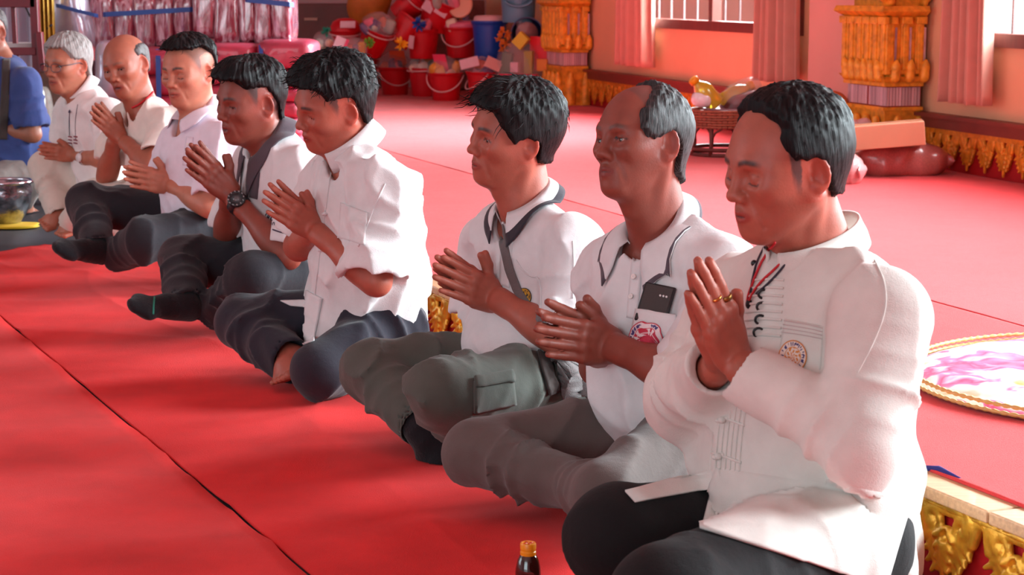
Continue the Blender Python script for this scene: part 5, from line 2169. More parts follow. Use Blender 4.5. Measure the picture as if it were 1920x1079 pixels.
fm = mat('orange_petals', hexm(206, 120, 40), .6)
for k, (px, py) in enumerate(((942, 60), (938, 74), (948, 82), (950, 66), (944, 92))):
    b = MB()
    for j in range(9):
        d = unit(rs.randn(3) + [0, -.6, 0])
        t = unit(np.cross(d, rs.randn(3)))
        b.ball(at_y(px, py, 13.95) + d * .022, (.026, .011, .005), np.stack([d, t, np.cross(d, t)]), 8, 6)
    b.build('flower', fm, o)
MB().tube([at_y(946, 66, 14.0), at_y(950, 100, 14.0), at_y(952, 130, 14.0)], .008, 6).build('stem', goods[0], o)

# cabinet and gold cloth behind the pile
cab = empty('cabinet', at_y(600, 120, 15.3), 'brown wooden cabinet in the shadow behind the bucket pile', 'cabinet')
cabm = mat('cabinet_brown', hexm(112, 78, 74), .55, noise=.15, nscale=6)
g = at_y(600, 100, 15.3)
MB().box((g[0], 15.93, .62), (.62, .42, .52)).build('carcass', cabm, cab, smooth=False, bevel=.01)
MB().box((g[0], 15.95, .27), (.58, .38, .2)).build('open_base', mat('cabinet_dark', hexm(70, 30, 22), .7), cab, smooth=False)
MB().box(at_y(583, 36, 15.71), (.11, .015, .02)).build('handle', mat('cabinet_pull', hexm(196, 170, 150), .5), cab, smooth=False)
b = MB()
superball(b, at_y(692, 10, 15.1), (.17, .14, .20), rotm(0, radians(14), 0), .8, 40, 24, .18, 4)
tag(b.build('gold_cloth', mat('ochre_cloth', hexm(196, 112, 30), .6, noise=.2, nscale=9, bump=.4, bscale=9), origin=at_y(692, 50, 15.1)), 'ochre gold cloth bundle above the red buckets', 'cloth')
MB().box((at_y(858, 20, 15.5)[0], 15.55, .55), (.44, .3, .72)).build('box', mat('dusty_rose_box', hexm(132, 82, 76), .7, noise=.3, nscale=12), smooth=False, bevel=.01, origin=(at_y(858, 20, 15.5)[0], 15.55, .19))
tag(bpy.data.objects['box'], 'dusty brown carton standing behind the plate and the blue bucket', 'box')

# ---- plastic-wrapped maroon blankets
film = mat('film_wrapped_maroon', hexm(150, 60, 84), .22, noise=.3, nscale=4, bump=1.0, bscale=7, coat=.9, spec=.9, stretch=(3.2, 3.2, .8))
_nt = film.node_tree
_n = _nt.nodes.new('ShaderNodeTexNoise')
_n.inputs['Scale'].default_value = 11
_n.inputs['Detail'].default_value = 6
_n.inputs['Distortion'].default_value = .8
_mp = _nt.nodes.new('ShaderNodeMapping')
_mp.inputs['Scale'].default_value = (3.0, 3.0, .75)
_tc = _nt.nodes.new('ShaderNodeTexCoord')
_nt.links.new(_tc.outputs['Object'], _mp.inputs['Vector'])
_nt.links.new(_mp.outputs['Vector'], _n.inputs['Vector'])
_rp = _nt.nodes.new('ShaderNodeValToRGB')
_rp.color_ramp.elements[0].position, _rp.color_ramp.elements[0].color = .42, (*hexm(140, 36, 60), 1)
_rp.color_ramp.elements[1].position, _rp.color_ramp.elements[1].color = .70, (*hexm(226, 190, 204), 1)  # pale streaks put the film's highlights into the base colour
_nt.links.new(_n.outputs['Fac'], _rp.inputs['Fac'])
_nt.links.new(_rp.outputs['Color'], _nt.nodes['Principled BSDF'].inputs['Base Color'])
plain = mat('maroon_blanket', hexm(178, 52, 78), .5, noise=.25, nscale=14, bump=.5, bscale=16, coat=.35)
silver = mat('silver_film', hexm(196, 190, 208), .2, metal=.35, noise=.35, nscale=5, bump=1.0, bscale=7, coat=.6)
strap = mat('blue_strap', hexm(46, 84, 160), .5)
DBL = 10.6
s_ = sc(DBL)


def pack(px0, px1, py0, py1, dep, m, label, group, dz=.2, e=.42, name='blanket_pack', wob=.05, seed=0, horiz=False, cat='blanket'):
    c = (at_y((px0 + px1) / 2, (py0 + py1) / 2, dep))
    b = MB()
    superball(b, c, ((px1 - px0) / 2 * dep / FPX, dz, (py1 - py0) / 2 * dep / FPX), None, e, 40, 24, wob, seed)
    o = b.build(name, m, origin=c)
    return tag(o, label, cat, group)


words = ['leftmost', 'second from the left', 'middle', 'fourth from the left', 'rightmost']
xs = [182, 226, 262, 302, 337, 372]
for i in range(5):
    pack(xs[i] - 3, xs[i + 1] + 3, -14, 92 + (i % 2) * 4, DBL, film, 'film-wrapped maroon blanket upright in the left bale, %s of five' % words[i], 'blankets of the left upright bale', wob=.09, e=.36, seed=i)
xs = [372, 412, 456, 484, 516, 551]
for i in range(5):
    pack(xs[i] - 3, xs[i + 1] + 3, -22, 80 + (i % 2) * 5 - (6 if i == 0 else 0), DBL - .1, film, 'film-wrapped maroon blanket upright in the right bale, %s of five' % words[i], 'blankets of the right upright bale', wob=.09, e=.36, seed=i + 9)


def strapband(px0, px1, py0, py1, dep, label, w=.026, vertical=False):
    b = MB()
    n = 12
    P = [at_y(px0 + (px1 - px0) * k / n, py0 + (py1 - py0) * k / n, dep + (.05 if k in (0, n) else 0)) for k in range(n + 1)]
    V = []
    for q in P:
        o_ = np.array([w / 2, 0, 0]) if vertical else np.array([0, 0, w / 2])
        V += [q - o_, q + o_, q + o_ + np.array([0, .006, 0]), q - o_ + np.array([0, .006, 0])]
    F = []
    for k in range(n):
        for j in range(4):
            F.append((k * 4 + j, k * 4 + (j + 1) % 4, k * 4 + 4 + (j + 1) % 4, k * 4 + 4 + j))
    b.add(V, F + [(0, 1, 2, 3), tuple(n * 4 + j for j in (3, 2, 1, 0))])
    tag(b.build('strap', strap, smooth=False, origin=P[0]), label, 'strap')


strapband(182, 372, 28, 17, DBL - .215, 'blue strap across the left bale of wrapped maroon blankets')
strapband(455, 551, -1, 9, DBL - .315, 'blue strap across the right bale of wrapped maroon blankets')
lab3 = ['top', 'second', 'third', 'fourth', 'fifth', 'lowest']
ys = [75, 128, 163, 187, 216, 250, 300]
for i in range(6):
    pack(488, 596 - (0 if i == 0 else 12 + 2 * i), ys[i] - 2, ys[i + 1] + 2, DBL - .3, plain, 'folded maroon blanket in the right flat stack, %s from the top' % lab3[i] if 0 < i < 5 else 'folded maroon blanket in the right flat stack, %s of all' % lab3[i], 'blankets of the right flat stack', dz=.26, e=.4, seed=i + 20, wob=.03)
ys = [82, 122, 156, 190, 226, 262, 300]
for i in range(6):
    pack(382, 492, ys[i] - 2, ys[i + 1] + 2, DBL - .3, plain, 'folded maroon blanket in the middle flat stack, %s from the top' % lab3[i] if 0 < i < 5 else 'folded maroon blanket in the middle flat stack, %s of all' % lab3[i], 'blankets of the middle flat stack', dz=.26, e=.4, seed=i + 30, wob=.03)
ys = [90, 138, 175, 212, 256, 300]
for i in range(5):
    lb = ['top', 'second', 'third', 'fourth', 'lowest'][i]
    pack(255, 384, ys[i] - 2, ys[i + 1] + 2, DBL - .3, plain, 'folded maroon blanket in the left flat stack, %s of five' % lb, 'blankets of the left flat stack', dz=.26, e=.4, seed=i + 40, wob=.03)
strapband(489, 493, 84, 300, DBL - .572, 'blue strap running down the right edge of the middle blanket stack', .022, True)
strapband(296, 300, 92, 300, DBL - .572, 'blue strap running down the left blanket stack, between two heads', .026, True)
# silver bags, dark bundle
b = MB()
superball(b, at_y(140, 34, DBL - .1), (.128, .2, .235), rotm(0, radians(-8), 0), .6, 46, 28, .16, 3)
tag(b.build('plastic_bag', silver, origin=at_y(148, 100, DBL)), 'silvery lilac plastic bag bulging left of the upright maroon bale', 'bag')
strapband(104, 184, 10, 30, DBL - .33, 'blue strap across the silvery plastic bag', .02)
b = MB()
superball(b, at_y(216, 136, DBL - .35), (.10, .16, .18), None, .7, 40, 24, .16, 9)
tag(b.build('plastic_bag', silver, origin=at_y(216, 190, DBL)), 'crumpled clear silver bag between the white-haired and bald heads', 'bag')
b = MB()
superball(b, np.array([*at_y(168, 112, DBL + .35)[:2], PLAT + .26]), (.10, .12, .26), None, .6, 36, 20, .1, 5)
tag(b.build('bundle', mat('dark_maroon_cloth', hexm(70, 30, 40), .8), origin=at_y(172, 160, DBL)), 'dark maroon cloth bundle below the silvery plastic bag', 'bundle')
b = MB()
superball(b, at_y(110, 215, 9.2), (.12, .2, .22), None, .6, 36, 20, .12, 6)
tag(b.build('bundle', mat('brown_sack', hexm(92, 66, 56), .75, noise=.3, nscale=14), origin=at_y(110, 290, 9.2)), 'brown bundle on the floor between the blue and ivory shirts', 'bundle')
b = MB()
superball(b, np.array([*at_y(76, 190, 8.85)[:2], .28]), (.06, .10, .28), None, .7, 30, 16, .16, 8)
tag(b.build('plastic_bag', mat('grey_film', hexm(120, 116, 110), .25, noise=.4, nscale=20, coat=.6), origin=at_y(78, 230, 9.1)), 'small dark glossy plastic bag beside the dark red stand', 'bag')

# ---- dark red wooden stand and gold pleated cloth at the left
st = empty('wooden_stand', at_y(30, 330, 9.6), 'dark red wooden stand with a grey shelf at the left edge', 'stand')
stm = mat('dark_red_wood', hexm(112, 16, 34), .4, noise=.15, nscale=8, coat=.3)
D_ = 9.6


def bar(name, p, q, w, h_, dep=D_):
    a, b_ = at_y(*p, dep), at_y(*q, dep)
    d = unit(b_ - a)
    y = np.array([0, 1.0, 0])
    z = np.cross(d, y)
    MB().box((a + b_) / 2, (np.linalg.norm(b_ - a), w, h_), np.stack([d, y, z])).build(name, stm, st, smooth=False, bevel=.004)


bar('rail', (-60, 4), (68, 6), .05, .046)
bar('leg', (64, -6), (74, 210), .05, .040)
bar('leg', (74, 60), (88, 210), .05, .030, D_ - .02)
bar('upright', (25, 8), (31, 125), .03, .024, D_ + .02)
bar('rail', (-60, 97), (70, 96), .06, .040)
MB().box(at_y(10, 84, D_ + .12), (.34, .26, .02), rotm(0, 0, .1)).build('shelf', mat('grey_shelf', hexm(176, 168, 168), .6), st, smooth=False)
g = at_y(30, 60, 10.6)
P = np.zeros((60, 24, 3))
for i in range(60):
    for j in range(24):
        P[i, j] = (g[0] - .35 + .55 * i / 59, 10.6 + .03 * sin(i * .9) + .01 * sin(i * .37 + j * .2), .05 + 1.3 * j / 23)
b = MB()
b.grid(P, .004)
tag(b.build('curtain', mat('lavender_cloth', hexm(206, 196, 212), .85), origin=(g[0], 10.6, .05)), 'pale lavender cloth hanging behind the dark red stand', 'curtain')
g0, g1 = at_y(64, 50, 10.2), at_y(103, 50, 10.2)
P = np.zeros((60, 24, 3))
for i in range(60):
    for j in range(24):
        u = i / 59
        P[i, j] = (g0[0] + (g1[0] - g0[0]) * u, 10.2 + .018 * sin(u * 38) - .05 * sin(pi * u), .36 + .9 * j / 23)
b = MB()
b.grid(P, .004)
tag(b.build('gold_cloth', mat('gold_pleats', hexm(186, 140, 50), .35, metal=.5, noise=.2, nscale=14), origin=(g0[0], 10.2, .36)), 'gold pleated cloth hanging beside the dark red stand', 'cloth')
b = MB()
b.tube([at_y(*q, 10.165) for q in ((47, 12), (56, 30), (66, 42), (78, 54), (84, 58), (92, 50), (98, 46))], .005, 6)
tag(b.build('cable', mat('black_cable', (.02, .02, .022), .5), origin=at_y(70, 50, 10.05)), 'black cable looping across the gold pleated cloth', 'cable')

# ---- silver bowl
g = at_z(14, 424, 0)
bw = empty('offering_bowl', g, 'embossed silver bowl at the left edge on the dark floor', 'bowl')
s = sc(g[1])
prof = [(.001, 0), (24 * s, 0), (26 * s, 4 * s), (36 * s, 18 * s), (45 * s, 40 * s), (48 * s, 62 * s), (46 * s, 74 * s), (49 * s, 80 * s), (47 * s, 81 * s), (44 * s, 74 * s), (.001, 30 * s)]
MB().lathe(g + np.array([0, 0, .012]), prof, 48, closed=False).build('body', mat('embossed_silver', hexm(178, 178, 186), .22, metal=.95, noise=.75, nscale=22, bump=1.0, bscale=38), bw)
b = MB()
b.tube([g + np.array([48.5 * s * cos(t), 48.5 * s * sin(t), .012 + 79 * s]) for t in np.linspace(0, 2 * pi, 40)[:-1]], .008, 8, closed=True)
b.build('rim', mat('silver_rim', hexm(214, 214, 224), .15, metal=1.0), bw)
b = MB()
superball(b, g + np.array([.02, -.03, .006]), (.125, .09, .009), None, .8, 40, 10, .15, 2)
tag(b.build('yellow_cloth', mat('yellow_cloth', hexm(214, 170, 30), .8), origin=g), 'small yellow cloth spread under the silver bowl', 'cloth')

# ---- rattan stool with oil bottles
ra = mat('rattan', hexm(166, 92, 66), .5, noise=.3, nscale=60, bump=.4, bscale=90)
rad_ = mat('dark_rattan', hexm(104, 44, 36), .5, noise=.2, nscale=40)
g = on_plat(1356, 292)
stool = empty('rattan_stool', g, 'round rattan offering table with woven rim and dark cane legs', 'stool')
s = sc(g[1])
R_, Ht = 66 * s, (292 - 206) * s
rows_ = 7
for k in range(rows_):
    z = Ht * (.66 + .34 * k / (rows_ - 1))
    n = 72
    b = MB()
    rr = R_ * (.94 + .06 * k / (rows_ - 1))
    b.tube([g + np.array([(rr + .004 * (1 if (i + k) % 2 else -1)) * cos(2 * pi * i / n), (rr + .004 * (1 if (i + k) % 2 else -1)) * sin(2 * pi * i / n), z]) for i in range(n)], Ht * .030, 7, closed=True)
    b.build('woven_ring', ra, stool)
b = MB()
for k in range(40):
    t = 2 * pi * k / 40
    b.tube([g + np.array([R_ * .93 * cos(t), R_ * .93 * sin(t), Ht * .62]), g + np.array([R_ * cos(t), R_ * sin(t), Ht * 1.0])], .0045, 6)
b.build('rim_stakes', rad_, stool)
MB().lathe(g + np.array([0, 0, Ht * .93]), [(.001, 0), (R_ * .95, 0), (R_ * .95, .008), (.001, .008)], 40, closed=False).build('top', ra, stool)
for k in range(8):
    t = 2 * pi * (k + .35) / 8
    d = np.array([cos(t), sin(t), 0])
    e = np.array([-sin(t), cos(t), 0])
    b = MB()
    b.tube([g + d * R_ * .93 + np.array([0, 0, Ht * .64]), g + d * R_ * .88 + np.array([0, 0, Ht * .3]), g + d * R_ * .92 + np.array([0, 0, .010])], .0105, 8)
    b.build('leg', rad_, stool)
    b = MB()
    b.tube([g + d * R_ * .90 + np.array([0, 0, Ht * .36]), g + d * R_ * .88 + e * R_ * .12 + np.array([0, 0, Ht * .54]), g + d * R_ * .88 + e * R_ * .30 + np.array([0, 0, Ht * .62])], .006, 6)
    b.build('brace', rad_, stool)
for z in (.012, Ht * .17):
    b = MB()
    b.tube([g + np.array([R_ * .91 * cos(2 * pi * i / 48), R_ * .91 * sin(2 * pi * i / 48), z]) for i in range(48)], .010, 8, closed=True)
    b.build('foot_ring', rad_, stool)
ty = g[1]
tz = g[2] + Ht * .945
b = MB()
b.lathe(np.array([g[0] + .03, ty - .01, tz + .004]), [(.001, 0), (R_ * .70, 0), (R_ * .80, .018), (R_ * .82, .022), (R_ * .78, .02), (R_ * .68, .006), (.001, .006)], 44, closed=False)
tag(b.build('tray', mat('pink_tray', hexm(206, 150, 160), .4), origin=(g[0] + .03, ty, tz)), 'shallow pink tray on the rattan table', 'tray')
oil = mat('yellow_oil', hexm(226, 200, 60), .08, trans=.35, spec=.7, coat=.6)
capm = mat('orange_cap', hexm(246, 160, 20), .4)


def oil_bottle(a, b_, r, label):
    a, b_ = np.asarray(a), np.asarray(b_)
    d = unit(b_ - a)
    x = unit(np.cross(d, [0, 1, 0]))
    M = np.stack([x, np.cross(d, x), d])
    L_ = np.linalg.norm(b_ - a)
    o = empty('oil_bottle', a, label, 'bottle', 'bottles on the rattan table')
    MB().lathe(a, [(.001, 0), (r * .9, 0), (r, L_ * .05), (r * .94, L_ * .3), (r, L_ * .5), (r * .8, L_ * .66), (r * .42, L_ * .80), (r * .38, L_ * .88), (.001, L_ * .88)], 24, M, closed=False).build('body', oil, o)
    MB().lathe(a + d * L_ * .86, [(.001, L_ * .14), (r * .46, L_ * .14), (r * .5, L_ * .12), (r * .5, 0), (.001, 0)], 20, M, closed=False).build('cap', capm, o)


oil_bottle(at_y(1343, 196, ty - .05), at_y(1298, 148, ty - .08), .052, 'yellow oil bottle leaning left with its orange cap raised on the rattan table')
oil_bottle(at_y(1350, 196, ty + .02), at_y(1412, 158, ty + .06), .050, 'yellow oil bottle lying to the right in the clear bag on the rattan table')
b = MB()
superball(b, np.array([*at_y(1392, 193, ty + .02)]), (.11, .08, .05), rotm(0, radians(-18), 0), .7, 30, 16, .14, 12)
tag(b.build('food_bag', mat('brown_goods', hexm(112, 58, 62), .4, noise=.4, nscale=26, coat=.5), origin=at_y(1392, 204, ty)), 'bag of dark brown goods on the pink tray of the rattan table', 'bag')
b = MB()
superball(b, np.array([*at_y(1318, 184, ty - .06)]), (.055, .06, .045), None, .8, 24, 12, .2, 13)
tag(b.build('plastic_bag', mat('white_film', hexm(238, 228, 232), .2, coat=.6, bump=1, bscale=30), origin=at_y(1318, 200, ty)), 'crumpled white plastic bag under the leaning oil bottle', 'bag')
b = MB()
superball(b, np.array([*at_y(1392, 172, ty)]), (.10, .07, .06), rotm(0, radians(-20), 0), .8, 30, 16, .2, 14)
tag(b.build('clear_bag', cello, origin=at_y(1392, 190, ty)), 'clear crinkled bag around the right oil bottle', 'bag')

# ---- carton, sacks by the near column
card_m = mat('cardboard', hexm(196, 130, 100), .8, noise=.06, nscale=8)
g = on_plat(1660, 312)
yb = g[1]
a, b_ = at_y(1560, 262, 8.36), at_y(1733, 248, 8.30)
d = unit(b_ - a)
box = empty('carton', (a + b_) / 2 - np.array([0, 0, .08]), 'long brown cardboard carton lying below the mirrored gold column', 'box')
n_ = unit(np.cross([0, 0, 1.0], d))
u_ = np.cross(d, n_)
MB().box((a + b_) / 2 + n_ * .03, (np.linalg.norm(b_ - a), .17, .105), np.stack([d, n_, u_])).build('body', card_m, box, smooth=False, bevel=.003)
MB().box((a + b_) / 2 + n_ * .03 + u_ * .054, (np.linalg.norm(b_ - a) - .01, .022, .002), np.stack([d, n_, u_])).build('tape', mat('packing_tape', hexm(214, 150, 112), .3), box, smooth=False)


def sack(name, c, r, label, m, seed, e=.7, ears=True, rz=0.0, cat='bag', taper=.85):
    """filled film bag lying down, pinched at both ends"""
    rs = np.random.RandomState(seed)
    nu, nv = 48, 30
    R = rotm(0, 0, rz)
    V = []
    for i in range(nu + 1):
        u = -1 + 2 * i / nu
        k = (1 - abs(u) ** 3.2) ** .55 if abs(u) < 1 else 0
        kw = max(k * 1.0, .80 if abs(u) > .93 else .85 * k + .1)
        kh = max(k, .02)
        for j in range(nv):
            t = 2 * pi * j / nv
            cy, sz = cos(t), sin(t)
            wv = 1 + .05 * sin(3 * t + u * 7 + rs.rand() * .05) * k + .03 * sin(u * 16 + t)
            z = np.sign(sz) * abs(sz) ** .7 * kh
            z = max(z, -.72)
            V.append(np.asarray(c) + (np.array([u, np.sign(cy) * abs(cy) ** .8 * kw * wv, z * wv + .10 * abs(u) ** 6]) * r) @ R)
    F = [(i * nv + j, i * nv + (j + 1) % nv, (i + 1) * nv + (j + 1) % nv, (i + 1) * nv + j) for i in range(nu) for j in range(nv)]
    F += [tuple(range(nv))[::-1], tuple(nu * nv + j for j in range(nv))]
    o = MB().add(V, F).build(name, m, origin=c)
    return tag(o, label, cat)


g = on_plat(1680, 331)
sack('rice_sack', g + np.array([.03, .06, .064]), (.225, .12, .088), 'clear film sack of reddish brown grain in front of the cardboard carton', mat('red_grain', hexm(176, 96, 90), .32, noise=.25, nscale=150, coat=.5, bump=.3, bscale=20), 4, rz=radians(6))
g = on_plat(1585, 346)
sack('plastic_bag', g + np.array([0, .03, .055]), (.085, .07, .075), 'small clear bag of goods behind the dark-haired head, left of the grain sack', mat('clear_goods', hexm(206, 150, 150), .2, noise=.5, nscale=18, coat=.8, bump=.8, bscale=24), 6, rz=radians(-30))
g = on_plat(1600, 318)
MB().box(g + np.array([.0, .03, .05]), (.14, .1, .09), rotm(0, radians(-8), .4)).build('small_box', card_m, smooth=False, bevel=.003, origin=g)
tag(bpy.data.objects['small_box'], 'small brown cardboard box left of the grain sack', 'box')
b = MB()
c = at_y(1612, 234, yb)
superball(b, c, (.05, .03, .025), rotm(0, radians(-24), 0), .9, 24, 12, .3, 5)
superball(b, c + np.array([-.03, 0, -.01]), (.035, .03, .035), None, .9, 20, 10, .3, 6)
b.tube([c, c + np.array([-.01, -.02, -.06]), c + np.array([-.02, -.03, -.13])], [.008, .005, .004], 6)
tag(b.build('knotted_bag', mat('milky_film', hexm(230, 196, 196), .35, coat=.4), origin=c), 'knotted top of a milky plastic bag on the cardboard carton', 'bag')
b = MB()
c = at_y(1560, 200, yb + .35)
superball(b, c, (.09, .07, .075), None, .9, 30, 16, .08, 3)
tag(b.build('bundle', mat('orange_robe_cloth', hexm(206, 110, 44), .7, bump=.4, bscale=12), origin=c - np.array([0, 0, .07])), 'folded orange cloth bundle just right of the black hair', 'cloth')

# ---- floral round cushion
cc = np.array([1.335, 3.93])
PLM = PLAT
PLAT = PLAT + .003
cush = empty('floral_mat', (*cc, PLAT + .006), 'round quilted floral mat with braided edge on the platform, right edge of the picture', 'mat')
fmat = bpy.data.materials.new('floral_fabric')
fmat.use_nodes = True
nt = fmat.node_tree
bs = nt.nodes['Principled BSDF']
bs.inputs['Roughness'].default_value = .8
tc = nt.nodes.new('ShaderNodeTexCoord')
n1 = nt.nodes.new('ShaderNodeTexNoise')
n1.inputs['Scale'].default_value = 6.5
n1.inputs['Detail'].default_value = 3
n1.inputs['Distortion'].default_value = .7
nt.links.new(tc.outputs['Object'], n1.inputs['Vector'])
rp = nt.nodes.new('ShaderNodeValToRGB')
els = rp.color_ramp.elements
els[0].position, els[0].color = .30, (*hexm(206, 150, 70), 1)
els[1].position, els[1].color = .40, (*hexm(216, 206, 190), 1)
for pz, cl in ((.50, hexm(220, 212, 206)), (.53, hexm(226, 110, 150)), (.59, hexm(214, 60, 110)), (.64, hexm(240, 150, 180)), (.68, hexm(220, 212, 204)), (.76, hexm(150, 70, 110))):
    e_ = els.new(pz)
    e_.color = (*cl, 1)
nt.links.new(n1.outputs['Fac'], rp.inputs['Fac'])
nt.links.new(rp.outputs['Color'], bs.inputs['Base Color'])
RC = .48
nr, na = 36, 120
V = []
for i in range(nr):
    r = RC * (i / (nr - 1)) ** .8
    for j in range(na):
        t = 2 * pi * j / na
        q = sin(r * cos(t) * 62) * sin(r * sin(t) * 62 + .8 * sin(r * cos(t) * 20))
        e_ = 1 - (r / RC) ** 8
        V.append((cc[0] + r * cos(t), cc[1] + r * sin(t), PLAT + .008 + .026 * e_ + .004 * q * e_))
F = [(i * na + j, i * na + (j + 1) % na, (i + 1) * na + (j + 1) % na, (i + 1) * na + j) for i in range(nr - 1) for j in range(na)]
MB().add(V, F).build('quilted_top', fmat, cush)
MB().lathe((*cc, PLAT + .0055), [(.001, 0), (RC * .99, 0), (RC, .006), (.001, .006)], 100, closed=False).build('backing', mat('tan_backing', hexm(176, 120, 90), .8), cush)
for z, off in ((.012, .0), (.026, -.006)):
    b = MB()
    n = 420
    b.tube([(cc[0] + (RC + off) * cos(2 * pi * i / n), cc[1] + (RC + off) * sin(2 * pi * i / n), PLAT + z) for i in range(n)], [.0042 + .0014 * sin(i * 2.0) for i in range(n)], 6, closed=True)
    b.build('braided_edge', mat('gold_braid', hexm(206, 164, 96), .6), cush)

PLAT = PLM
# ---- small drink bottle in the foreground
g = at_y(990, 1186, 2.95)
g[2] = .0075
bt = empty('drink_bottle', g, 'small dark brown drink bottle with an orange yellow cap in front of the row', 'bottle')
hB = (CAM_H - g[2]) - (CAM_H - at_y(990, 1018, 2.95)[2])
rb = .0212
glass = mat('brown_glass', (.045, .008, .006), .06, spec=.8, coat=.6, trans=.25)
MB().lathe(g, [(.001, 0), (rb * .92, 0), (rb, .004), (rb, hB * .56), (rb * .97, hB * .62), (rb * .82, hB * .74), (rb * .64, hB * .81), (rb * .56, hB * .83), (rb * .56, hB * .9), (.001, hB * .9)], 40, closed=False).build('body', glass, bt)
MB().lathe(g + np.array([0, 0, hB * .825]), [(.001, -.001), (rb * .60, -.001), (rb * .62, .002), (rb * .62, hB * .045), (rb * .585, hB * .055), (rb * .585, hB * .075), (rb * .62, hB * .085), (rb * .62, hB * .155), (rb * .58, hB * .172), (rb * .50, hB * .172), (rb * .48, hB * .160), (.001, hB * .160)], 44, closed=False).build('cap', mat('amber_cap', hexm(240, 150, 20), .35, spec=.6), bt, auto=30)
b = MB()
for k in range(4):
    t = k * pi / 2 + .5
    b.tube([g + np.array([rb * .12 * cos(t), rb * .12 * sin(t), hB * .987]), g + np.array([rb * .38 * cos(t), rb * .38 * sin(t), hB * .987])], .0018, 6)
b.build('cap_mark', mat('cap_mark_orange', hexm(220, 80, 20), .5), bt)

# ------------------------------------------------------------------ clothing details and things people wear or carry
white_b = mat('white_button', hexm(236, 226, 222), .4)
black_p = mat('black_plastic', (.012, .012, .014), .35)
seam_m = cloth('shirt_seam', hexm(206, 186, 184))


def strip(pts, w, n=None):
    """grid of pixels following a polyline with a width in pixels"""
    pts = np.asarray(pts, float)
    seg = np.linalg.norm(np.diff(pts, axis=0), axis=1)
    L_ = np.concatenate([[0], np.cumsum(seg)])
    n = n or max(6, int(L_[-1] / 5))
    t = np.linspace(0, L_[-1], n)
    P = np.stack([np.interp(t, L_, pts[:, 0]), np.interp(t, L_, pts[:, 1])], -1)
    d = np.gradient(P, axis=0)
    d /= np.linalg.norm(d, axis=1, keepdims=True)
    nn = np.stack([-d[:, 1], d[:, 0]], -1)
    o = np.linspace(-.5, .5, 6)
    return P[:, None] + nn[:, None] * (o * w)[None, :, None]


def button(G, px, py, r, m=white_b, name='button', parent=None, off=.004):
    P = hit(G['sf'], px, py, G['near'])
    if np.isnan(P[0, 0]):
        return
    N = G['sf'].grad(P)[0]
    a = unit(np.cross(N, [0, 0, 1]))
    M = np.stack([a, np.cross(N, a), N])
    b = MB()
    b.lathe(P[0] + N * off, [(.001, 0), (r, 0), (r, .0015), (r * .8, .0025), (r * .6, .0018), (.001, .0018)], 18, M, closed=False)
    b.build(name, m, parent or G['shirt'])


def knot(G, px, py, r, m, name='knot_button'):
    P = hit(G['sf'], px, py, G['near'])
    if np.isnan(P[0, 0]):
        return
    N = G['sf'].grad(P)[0]
    b = MB()
    b.ball(P[0] + N * r * .7, (r, r, r * .9), None, 12, 8)
    b.ball(P[0] + N * r * .5 + np.array([r * .9, 0, r * .4]), (r * .8, r * .7, r * .6), None, 10, 8)
    b.ball(P[0] + N * r * .5 - np.array([r * .9, 0, r * .3]), (r * .8, r * .7, r * .6), None, 10, 8)
    b.build(name, m, G['shirt'])


def wrist_ring(G, at, axis, r, w, th, m, name):
    axis = unit(axis)
    a = unit(np.cross(axis, [0, 0, 1]))
    M = np.stack([a, np.cross(axis, a), axis])
    return MB().lathe(at, [(r, -w / 2), (r + th, -w / 2), (r + th * 1.2, 0), (r + th, w / 2), (r, w / 2), (r, -w / 2)], 40, M, closed=False).build(name, m, G['body'])


def glyph_ring(bg, ink, rim, mid, seed, inner):
    rs = np.random.RandomState(seed)
    code = rs.rand(400)

    def fn(r, a):
        if r > .93:
            return rim
        if r > .60:
            k = int((a / (2 * pi)) * 72) % 72
            if .66 < r < .88 and code[k] > .42 and (code[k + 100] > .5 or r > .72) and (code[k + 200] > .4 or r < .82):
                return ink
            return bg
        if r > .54:
            return rim
        return inner(r, a)
    return fn


